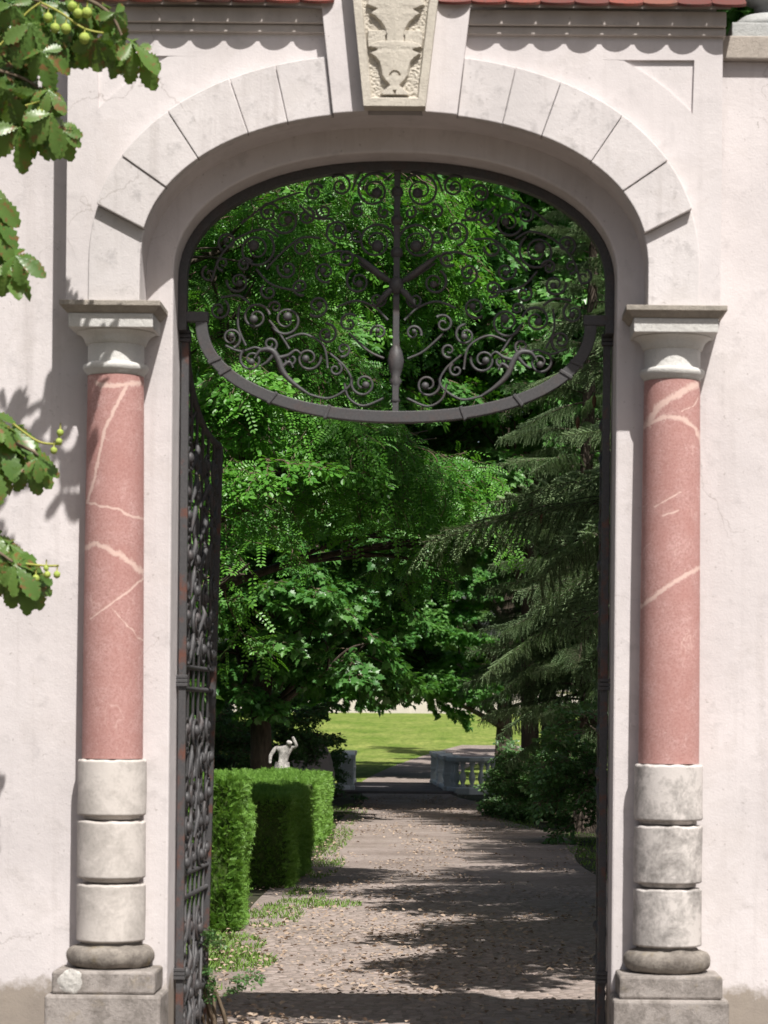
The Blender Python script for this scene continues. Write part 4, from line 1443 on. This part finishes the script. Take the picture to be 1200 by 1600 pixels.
shrub('leafy_shrub', 'low shrub in deep shade right of the path', (3.2, 24.0), [B(925, 1240, 38, 0.5, 0.6, 0.6), B(945, 1180, 38, 0.7, 0.6, 0.8)], 80, 5, sc=(0.9, 1.4))

# ------------------------------------------------------------------ clipped yew hedges
def hedge(lab, x0, x1, y0, y1, h, seed, dens):
    r = random.Random(seed)
    root = thing('clipped_hedge', lab, 'hedge', ((x0 + x1) / 2, (y0 + y1) / 2, 0), 'clipped hedges left of the path')
    c = MB(); q = 0.05
    c.box(x0 + q, x1 - q, y0 + q, y1 - q, -0.02, h - q)
    c.build('inner_twigs', M['hedgecore'], root, bevel=0.04)
    m = MB()

    def bulge(x, y, z):
        return noise.noise(Vector((x * 1.7, y * 1.7, z * 1.7 + seed))) * 0.08 + noise.noise(Vector((x * 5, y * 5, z * 5 + seed))) * 0.05

    faces = [('f', (x1 - x0) * h), ('r', (y1 - y0) * h), ('t', (x1 - x0) * (y1 - y0)), ('b', (x1 - x0) * h * 0.3), ('l', (y1 - y0) * h * 0.3)]
    for kind, area in faces:
        for i in range(int(area * dens)):
            a, b = r.random(), r.random()
            if kind in 'fb':
                p = Vector((x0 + (x1 - x0) * a, y0 if kind == 'f' else y1, h * b)); nrm = Vector((0, -1 if kind == 'f' else 1, 0))
            elif kind in 'rl':
                p = Vector((x1 if kind == 'r' else x0, y0 + (y1 - y0) * a, h * b)); nrm = Vector((1 if kind == 'r' else -1, 0, 0))
            else:
                p = Vector((x0 + (x1 - x0) * a, y0 + (y1 - y0) * b, h)); nrm = Vector((0, 0, 1))
            # soften the arrises
            for ax, lo, hi in ((0, x0, x1), (1, y0, y1)):
                pass
            ex = min(p.x - x0, x1 - p.x); ey = min(p.y - y0, y1 - p.y); ez = h - p.z
            near = sorted((ex, ey, ez))[1]
            inset = 0.05 * max(0.0, 1 - near / 0.09) ** 2
            p = p + nrm * (bulge(*p) - 0.03 - inset - r.random() * 0.035)
            d = (nrm * 0.9 + Vector((0, 0, 0.35)) + rv(r, 0.55)).normalized()
            sl_ = r.uniform(0.04, 0.10)
            side = d.cross(rv(r) + Vector((0, 0, 0.2)) + nrm * 0.01).normalized()
            for k in range(5):
                o = p + d * (sl_ * (0.1 + 0.2 * k))
                for s in (1, -1):
                    nd_ = (side * s * 0.8 + d * 0.65).normalized(); w = d * 0.0055
                    m.add([o - w, o + w, o + nd_ * 0.026], [(0, 1, 2)])
    f = m.build('foliage', M['yew'], root, fix=False)
    return root


hedge('tall clipped yew hedge end nearest the iron gate leaf', -3.6, -1.93, 9.3, 10.1, 1.37, 1, 2200)
hedge('clipped yew hedge block half in shade between two other hedges', -4.2, -1.84, 14.7, 18.2, 1.02, 2, 1500)
hedge('clipped yew hedge block in front of the statues', -4.6, -2.02, 22.6, 27.4, 0.96, 3, 900)


# ------------------------------------------------------------------ statues behind the hedge
def statue(name, lab, base, h, m, pose, seed):
    bx, by = base
    root = thing(name, lab, 'statue', (bx, by, 0), None)
    ph = 0.62
    MB().sq_lathe(bx, by, [(0.27, -0.02), (0.27, 0.12), (0.22, 0.15), (0.22, ph - 0.1), (0.26, ph - 0.06), (0.26, ph)]).build('pedestal', m, root, bevel=0.01)
    k = h
    jt = {'pelvis': (0, 0, 0.42), 'waist': (0.01, 0, 0.54), 'chest': (0.02, 0, 0.66), 'neck': (0.02, 0, 0.78), 'head': (0.03, -0.01, 0.88),
          'sl': (-0.11, 0, 0.73), 'el': (-0.19, -0.05, 0.60), 'hl': (-0.13, -0.13, 0.52), 'sr': (0.14, 0, 0.73), 'er': (0.24, -0.02, 0.70), 'hr': (0.27, -0.06, 0.86),
          'kl': (-0.08, -0.10, 0.23), 'fl': (-0.07, -0.02, 0.03), 'tl': (-0.07, -0.09, 0.02), 'kr': (0.08, -0.04, 0.23), 'fr': (0.09, 0.03, 0.03), 'tr': (0.10, -0.06, 0.02)}
    for j, d in pose.items():
        jt[j] = tuple(a + b for a, b in zip(jt[j], d))
    rad = {'pelvis': 0.10, 'waist': 0.085, 'chest': 0.105, 'neck': 0.042, 'head': 0.072, 'sl': 0.05, 'el': 0.038, 'hl': 0.03, 'sr': 0.05, 'er': 0.038, 'hr': 0.03,
           'kl': 0.058, 'fl': 0.038, 'tl': 0.03, 'kr': 0.058, 'fr': 0.038, 'tr': 0.03}
    names = list(jt)
    ed = [('pelvis', 'waist'), ('waist', 'chest'), ('chest', 'neck'), ('neck', 'head'), ('chest', 'sl'), ('sl', 'el'), ('el', 'hl'), ('chest', 'sr'), ('sr', 'er'), ('er', 'hr'),
          ('pelvis', 'kl'), ('kl', 'fl'), ('fl', 'tl'), ('pelvis', 'kr'), ('kr', 'fr'), ('fr', 'tr')]
    me = bpy.data.meshes.new('figure')
    me.from_pydata([(x * k, y * k, ph + z * k) for x, y, z in jt.values()], [(names.index(a), names.index(b)) for a, b in ed], [])
    o = bpy.data.objects.new('figure', me); COL.objects.link(o); o.parent = root
    sk = o.modifiers.new('skin', 'SKIN'); sk.use_smooth_shade = True
    for i, nme in enumerate(names):
        me.skin_vertices[0].data[i].radius = (rad[nme] * k * 0.86, rad[nme] * k * 0.86)
        me.skin_vertices[0].data[i].use_root = nme == 'pelvis'
    ss = o.modifiers.new('sub', 'SUBSURF'); ss.levels = 2; ss.render_levels = 2
    dm = me.materials.append(m)
    # drapery over hips and one shoulder
    dr = MB(); vs = []; fs = []
    rings, seg = 9, 26
    for j in range(rings):
        t = j / (rings - 1)
        z = ph + (0.50 - 0.36 * t) * k
        for i in range(seg):
            a = 2 * pi * i / seg
            rr_ = (0.115 + 0.05 * t + 0.014 * sin(a * 7 + t * 3 + seed) * t) * k
            vs.append((bx + jt['pelvis'][0] * k + rr_ * cos(a), by + (jt['pelvis'][1] - 0.02) * k + rr_ * 0.85 * sin(a), z - 0.05 * k * sin(a + 0.6) * t))
    for j in range(rings - 1):
        for i in range(seg):
            q = (i + 1) % seg
            fs.append((j * seg + i, j * seg + q, (j + 1) * seg + q, (j + 1) * seg + i))
    dr.add(vs, fs, True).build('drapery', m, root, fix=False)
    return root


statue('garden_statue', 'pale weathered stone figure with raised arm on a pedestal behind the hedge', (px(441, 1185, 27.85).x, 27.85), 1.0, M['statue'], {'hr': (-0.10, -0.02, 0.06), 'er': (0.0, -0.03, 0.06), 'chest': (0.05, -0.03, 0), 'neck': (0.08, -0.06, -0.02), 'head': (0.10, -0.09, -0.03), 'hl': (-0.06, -0.02, -0.05)}, 1)
bo = px(478, 1160, 41.5)
mb = MB(); mb.ball((bo.x, 41.5, 0.62), 0.62, 0.5, 0.70, 26, 16)
mb.v = [(x + noise.noise(Vector((x * 2, y * 2, z * 2))) * 0.16, y + noise.noise(Vector((x * 2 + 5, y * 2, z * 2))) * 0.16, z + noise.noise(Vector((x * 2, y * 2 + 7, z * 2))) * 0.14) for x, y, z in mb.v]
tag(mb.build('boulder', M['boulder'], None, fix=False), 'rounded pinkish boulder at the edge of the lawn', 'boulder')

# ------------------------------------------------------------------ bridge and balustrades
br = thing('footbridge', 'flat grey plank footbridge between two stone balustrades', 'bridge', (-1.25, 49.8, 0))
rb = random.Random(9)
MB().box(-2.75, 0.0, 46.25, 53.3, -0.35, 0.012).build('deck', M['plank'], br)
yy = 46.2; 
for i in range(28):
    w = 0.25
    MB().box(-2.7 + rb.uniform(-0.03, 0.03), -0.08, yy + 0.008, yy + w - 0.008, 0.014, 0.055 + rb.uniform(0, 0.012)).build('plank', M['plank'], br)
    yy += w


def balustrade(lab, pts, piers):
    root = thing('balustrade', lab, 'balustrade', (pts[0][0], pts[0][1], 0), 'bridge balustrades')

    def run(name, prof, m=M['balus']):
        # sweep a closed (offset, z) profile along the plan line
        vs = []; fs = []; n = len(prof)
        for i, p in enumerate(pts):
            a = Vector(pts[max(i - 1, 0)]); b = Vector(pts[min(i + 1, len(pts) - 1)])
            t = (b - a).normalized(); nn = Vector((-t.y, t.x))
            for o_, z in prof:
                vs.append((p[0] + nn.x * o_, p[1] + nn.y * o_, z))
        for i in range(len(pts) - 1):
            for k in range(n):
                q = (k + 1) % n
                fs.append((i * n + k, i * n + q, (i + 1) * n + q, (i + 1) * n + k))
        fs += [tuple(range(n)), tuple((len(pts) - 1) * n + k for k in reversed(range(n)))]
        return MB().add(vs, fs).build(name, m, root)

    run('base', [(-0.15, -0.05), (-0.15, 0.13), (-0.12, 0.16), (0.12, 0.16), (0.15, 0.13), (0.15, -0.05)])
    run('hand_rail', [(-0.11, 0.74), (-0.16, 0.79), (-0.17, 0.86), (-0.14, 0.88), (0.14, 0.88), (0.17, 0.86), (0.16, 0.79), (0.11, 0.74)])
    # balusters and solid piers along the line
    acc = 0.0; nxt = 0.18
    for i in range(len(pts) - 1):
        a, b = Vector(pts[i]), Vector(pts[i + 1]); L = (b - a).length
        while nxt < acc + L:
            p = a.lerp(b, (nxt - acc) / L)
            if not any((Vector(q) - p).length < 0.30 for q in piers):
                m = MB(); m.lathe(p.x, p.y, [(0.075, 0.161), (0.075, 0.20), (0.04, 0.22), (0.065, 0.30), (0.085, 0.36), (0.06, 0.46), (0.038, 0.56), (0.05, 0.62), (0.035, 0.64), (0.07, 0.69), (0.07, 0.739)], 14)
                m.build('baluster', M['balus'], root)
            nxt += 0.24
        acc += L
    for (x, y) in piers:
        MB().sq_lathe(x, y, [(0.20, -0.05), (0.20, 0.14), (0.172, 0.165), (0.172, 0.42), (0.185, 0.43), (0.185, 0.48), (0.172, 0.49), (0.172, 0.76), (0.20, 0.80), (0.21, 0.89), (0.19, 0.905)]).build('pier', M['balus'], root, bevel=0.008)
    return root


rp = [(-0.52, 52.8), (-0.42, 51.5), (-0.32, 50.0), (-0.22, 48.4), (-0.14, 47.2), (-0.06, 46.75), (0.08, 46.50), (0.30, 46.40), (0.55, 46.48), (0.78, 46.75), (0.95, 47.1)]
balustrade('blue grey stone balustrade with curved end beside the bright shrub', rp, [(-0.52, 52.8), (-0.32, 50.0), (-0.14, 47.2)])
lp = [(-2.85, 52.8), (-2.75, 50.0), (-2.66, 47.3), (-2.72, 46.8), (-2.9, 46.5), (-3.2, 46.4)]
balustrade('blue grey stone balustrade half hidden by a loose shrub', lp, [(-2.85, 52.8), (-2.66, 47.1)])

# low pale wall glimpsed through the leaves behind the lawn
fw = thing('park_wall', 'low pale wall glimpsed under the leaves behind the lawn', 'wall', (-4.0, 146, 1.7))
MB().box(-16, 8, 146, 146.5, 1.2, 3.2).build('wall', M['farwall'], fw)
for i in range(12):
    MB().box(-16 + 2 * i + 0.02, -14 + 2 * i - 0.02, 145.9, 146.6, 3.203, 3.35).build('coping_stone', M['coping'], fw)

# ------------------------------------------------------------------ grass, litter
def blades(name, spots, seed, m, hgt=(0.02, 0.06)):
    r = random.Random(seed); mb = MB()
    for (x, y, rx, ry, n) in spots:
        for i in range(n):
            a = r.uniform(0, 2 * pi); q = sqrt(r.random())
            px_, py_ = x + rx * q * cos(a), y + ry * q * sin(a)
            if noise.noise(Vector((px_ * 2.2, py_ * 1.4, seed))) < -0.18: continue
            h = r.uniform(*hgt); w = r.uniform(0.004, 0.008)
            d = Vector((r.uniform(-1, 1), r.uniform(-1, 1), 0)); d = d.normalized() if d.length > 0.01 else Vector((1, 0, 0))
            s = Vector((-d.y, d.x, 0)) * w; z = ground_z(px_, py_) - 0.005
            b = Vector((px_, py_, z))
            mb.add([b - s, b + s, b + d * h * 0.25 + Vector((0, 0, h * 0.65)) + s * 0.6, b + d * h * 0.6 + Vector((0, 0, h))], [(0, 1, 2), (0, 2, 3)])
    o = mb.build(name, m, None, fix=False)
    return o


sp = [(-1.80, 6.6, 0.40, 0.75, 1500), (-2.0, 8.0, 0.40, 1.0, 1300), (-1.75, 10.9, 0.30, 1.2, 900), (-1.5, 12.4, 0.55, 0.5, 800), (-1.6, 13.6, 0.25, 1.1, 500),
      (-1.65, 18.6, 0.22, 2.4, 800), (-1.85, 24.5, 0.25, 4.0, 900), (-2.2, 33, 0.5, 6.0, 1100), (-1.95, 4.9, 0.35, 0.5, 420), (-1.9, 3.6, 0.2, 0.4, 200),
      (2.0, 22, 0.4, 6.0, 1500), (2.2, 14, 0.5, 5.0, 1300), (1.2, 33, 0.5, 4, 800)]
tag(blades('grass', sp, 3, M['grass']), 'short grass tufts along the edges of the path', 'grass', kind='stuff')

r = random.Random(8); mb = MB()
for i in range(14000):
    y = 2.4 + 42 * r.random() ** 1.5
    x = path_left(y) - 0.15 + (path_right(y) - path_left(y) + 0.3) * r.random()
    k = 1.5 * noise.noise(Vector((x * 1.3, y * 0.7, 2.0))) + (0.30 if x < 0.2 else 0.0) + (0.35 if 5 < y < 12 else -0.15)
    if k < r.uniform(-0.25, 0.55): continue
    s = r.uniform(0.018, 0.055)
    a = r.uniform(0, 2 * pi); d = Vector((cos(a), sin(a), r.uniform(-0.25, 0.45)))
    leaf_poly(mb, Vector((x, y, 0.018 + r.random() * 0.012)), d, (Vector((0, 0, 1)) + rv(r, 0.5)).normalized(), s, s * 0.7, r.uniform(0.1, 0.7))
tag(mb.build('fallen_leaves', M['litter'], None, fix=False), 'dry fallen leaves scattered on the path', 'leaves', kind='stuff')

# weeds at the foot of the left gate leaf
wp = px(318, 1585, 1.5)
shrub('weed_plant', 'small green weed growing at the foot of the rusty gate leaf', (wp.x, 1.9), [(Vector((wp.x, 1.8, 0.34)), (0.10, 0.12, 0.16)), (Vector((wp.x - 0.10, 1.6, 0.55)), (0.06, 0.1, 0.2))], 16, 12, sc=(0.28, 0.45))


# ------------------------------------------------------------------ horse chestnut in front of the left wall
ch = thing('chestnut_tree', 'horse chestnut reaching leafy fruiting twigs in front of the left wall', 'tree', (-4.6, -1.3, 0))
MB().tube([(-4.6, -1.3, -0.1), (-4.58, -1.3, 1.5), (-4.5, -1.25, 3.0), (-4.45, -1.2, 4.4), (-4.5, -1.2, 6.0), (-4.6, -1.2, 7.5)], [0.22, 0.17, 0.15, 0.12, 0.09, 0.04], 14).build('trunk', M['bark'], ch, fix=False)


def chest_leaflet(r, L):
    n = 15; vs = []; fs = []
    curl = r.uniform(0.05, 0.35)
    for j in range(n):
        t = j / (n - 1)
        w = L * 0.215 * max(0.0, sin(pi * t ** 1.45)) ** 0.9 + (0.004 if t < 0.95 else 0)
        z = -curl * L * t * t
        ser = 0.007 * (1 if j % 2 else -0.6) if 0.15 < t < 0.97 else 0
        for s in (-1, -0.5, 0, 0.5, 1):
            vs.append(Vector((L * t + abs(s) * 0.03 * L, s * (w + (ser if abs(s) == 1 else 0)), z + abs(s) * w * 0.25 + (0.0035 if j % 2 else -0.0035) * (abs(s) > 0) - 0.10 * w * (abs(s) == 1))))
    for j in range(n - 1):
        for k in range(4):
            a = j * 5 + k
            fs.append((a, a + 1, a + 6, a + 5))
    return vs, fs


def chest_leaf_mesh(seed, nl):
    r = random.Random(seed); mb = MB()
    for i in range(nl):
        t = (i / (nl - 1) - 0.5) * 2
        L = 0.225 * (1 - 0.42 * abs(t)) * r.uniform(0.9, 1.08)
        vs, fs = chest_leaflet(r, L)
        R = Matrix.Rotation(t * 1.75 + r.uniform(-0.12, 0.12), 3, 'Z') @ Matrix.Rotation(r.uniform(0.1, 0.8), 3, 'Y') @ Matrix.Rotation(r.uniform(-0.3, 0.3), 3, 'X')
        mb.add([R @ v for v in vs], fs, True)
    me = mb.mesh('chestnut_leaf'); me.materials.append(M['chestnut'])
    return me


CHL = [chest_leaf_mesh(s, n_) for s, n_ in ((1, 7), (2, 5), (3, 7), (4, 6))]
rc = random.Random(21)
# leaf hubs measured on the photograph (u, v, pointing angle on the wall plane in degrees, size)
HUB = [(206, 66, -20, .9), (214, 84, -55, .9), (120, 40, -100, .9), (84, 52, -60, .9), (48, 36, -80, 1.0), (20, 8, -70, 1.0), (66, 80, -75, .8), (100, 4, -60, .9), (160, 8, -50, .8), (-6, 70, -60, 1.1), (22, 104, -85, 1.0), (92, 200, -70, .7), (60, 196, -100, .9), (30, 200, -70, .9), (-5, 120, -60, 1.1), (180, 20, -60, .7),
       (14, 414, -40, .9), (24, 400, -20, .7), (20, 668, -20, .8), (40, 730, -50, .8), (14, 850, -15, .8), (44, 906, -60, .9), (10, 905, -70, .8),
       (30, 22, -60, .8), (62, 8, -100, .8), (96, 30, -80, .8), (140, 14, -70, .8), (172, 36, -35, .8), (190, 62, -62, 1.0), (150, 62, -95, .9), (108, 66, -80, .8), (26, 56, -50, 1.0), (6, 40, -120, 1.0),
       (8, 96, -70, .9), (34, 128, -60, .9), (12, 140, -110, 1.0), (58, 142, -70, 1.0), (80, 178, -62, .9), (42, 178, -95, .9), (12, 176, -80, .8), (76, 140, -40, .6),
       (-12, 330, -25, 1.0), (-6, 356, -50, .9), (4, 384, -35, .9), (-10, 400, -70, .8), (-20, 300, -30, .9),
       (-8, 660, -10, .9), (6, 690, -40, .9), (36, 706, -40, .9), (56, 716, -20, .6), (-14, 720, -50, 1.0), (-24, 640, 5, .9),
       (-14, 840, -20, .9), (4, 868, -50, 1.0), (24, 882, -25, .9), (-10, 880, -80, .8), (30, 890, -65, .9),
       (-40, 60, -80, 1.1), (-60, 180, -80, 1.1), (-70, 340, -70, 1.1), (-60, 500, -80, 1.1), (-70, 700, -70, 1.1), (-50, 860, -80, 1.1), (-90, 100, -100, 1.1), (-110, 420, -90, 1.1), (-110, 620, -90, 1.1)]
LY = -0.95
for (u, v, a, s) in HUB:
    p = px(u, v, LY + rc.uniform(-0.10, 0.12))
    o = bpy.data.objects.new('leaf', rc.choice(CHL)); COL.objects.link(o); o.parent = ch
    o.location = p - ch.location
    ang = radians(a)
    d = Vector((cos(ang), rc.uniform(-0.35, 0.35), sin(ang))).normalized()
    up = Vector((rc.uniform(-0.3, 0.3), -0.75 + rc.uniform(-0.4, 0.3), 0.75)).normalized()
    sd = up.cross(d).normalized(); up = d.cross(sd)
    o.rotation_euler = Matrix((d, sd, up)).transposed().to_euler()
    s *= rc.uniform(0.85, 1.1)
    o.scale = (s, s, s)


def cpx(u, v, y=LY):
    return px(u, v, y)


TW = [[(-330, -60), (-160, -40), (-30, -20), (65, 3)], [(-330, 200), (-150, 150), (-40, 110), (30, 120), (75, 150)], [(-330, 420), (-180, 360), (-60, 330), (5, 360)],
      [(-330, 760), (-150, 700), (-40, 675), (40, 700), (60, 712)], [(-330, 940), (-150, 880), (-40, 850), (20, 878)], [(-30, -20), (40, -14), (120, -6), (170, 20), (190, 55)]]
for t in TW:
    pts = smooth_poly([tuple(cpx(u, v, LY + (-0.5 if u < -300 else 0.0))) for u, v in t], 6)
    n = len(pts)
    MB().tube(pts, [0.016 * (1 - 0.8 * i / n) + 0.002 for i in range(n)], 6).build('twig', M['twig'], ch, fix=False)
for (u, v) in ((-330, -60), (-330, 200), (-330, 420), (-330, 760), (-330, 940)):
    e = cpx(u, v, LY - 0.5)
    MB().tube([(-4.5, -1.25, e.z - 0.5), ((-4.5 + e.x) / 2, -1.1, e.z - 0.15), e], [0.06, 0.035, 0.017], 8).build('limb', M['bark'], ch, fix=False)
for t in ([(65, 3), (40, 22), (22, 48), (0, 70)], [(62, 3), (95, 20), (130, 44), (162, 52)], [(20, 662), (60, 690), (96, 694)], [(30, 880), (70, 884), (92, 884)], [(40, 165), (60, 160), (75, 158)]):
    pts = smooth_poly([tuple(cpx(u, v, LY - 0.05)) for u, v in t], 6)
    MB().tube(pts, 0.0055, 6).build('stalk', M['stalk'], ch, fix=False)
for (u, v, q) in ((113, 10, 7), (75, 28, 7), (122, 21, 7), (136, 20, 7.5), (86, 44, 7), (103, 45, 7.5), (132, 60, 8), (64, 173, 7), (78, 158, 5), (94, 676, 5), (92, 690, 5), (84, 704, 5), (56, 904, 5.5), (74, 898, 5), (89, 898, 5), (72, 888, 4)):
    p = cpx(u, v, LY - 0.06); rr_ = q / 300.0
    m = MB(); m.ball(p, rr_, rr_, rr_ * 1.05, 14, 10)
    m.v = [tuple(Vector(w) + (Vector(w) - p) * (0.10 * max(0, noise.noise(Vector(w) * 160)))) for w in m.v]
    f = m.build('chestnut_fruit', M['fruit'], ch, fix=False)
    MB().tube([p + Vector((0, 0, rr_ * 0.9)), p + Vector((0.002, 0, rr_ + 0.03))], 0.0035, 5).build('fruit_stalk', M['stalk'], f, fix=False)
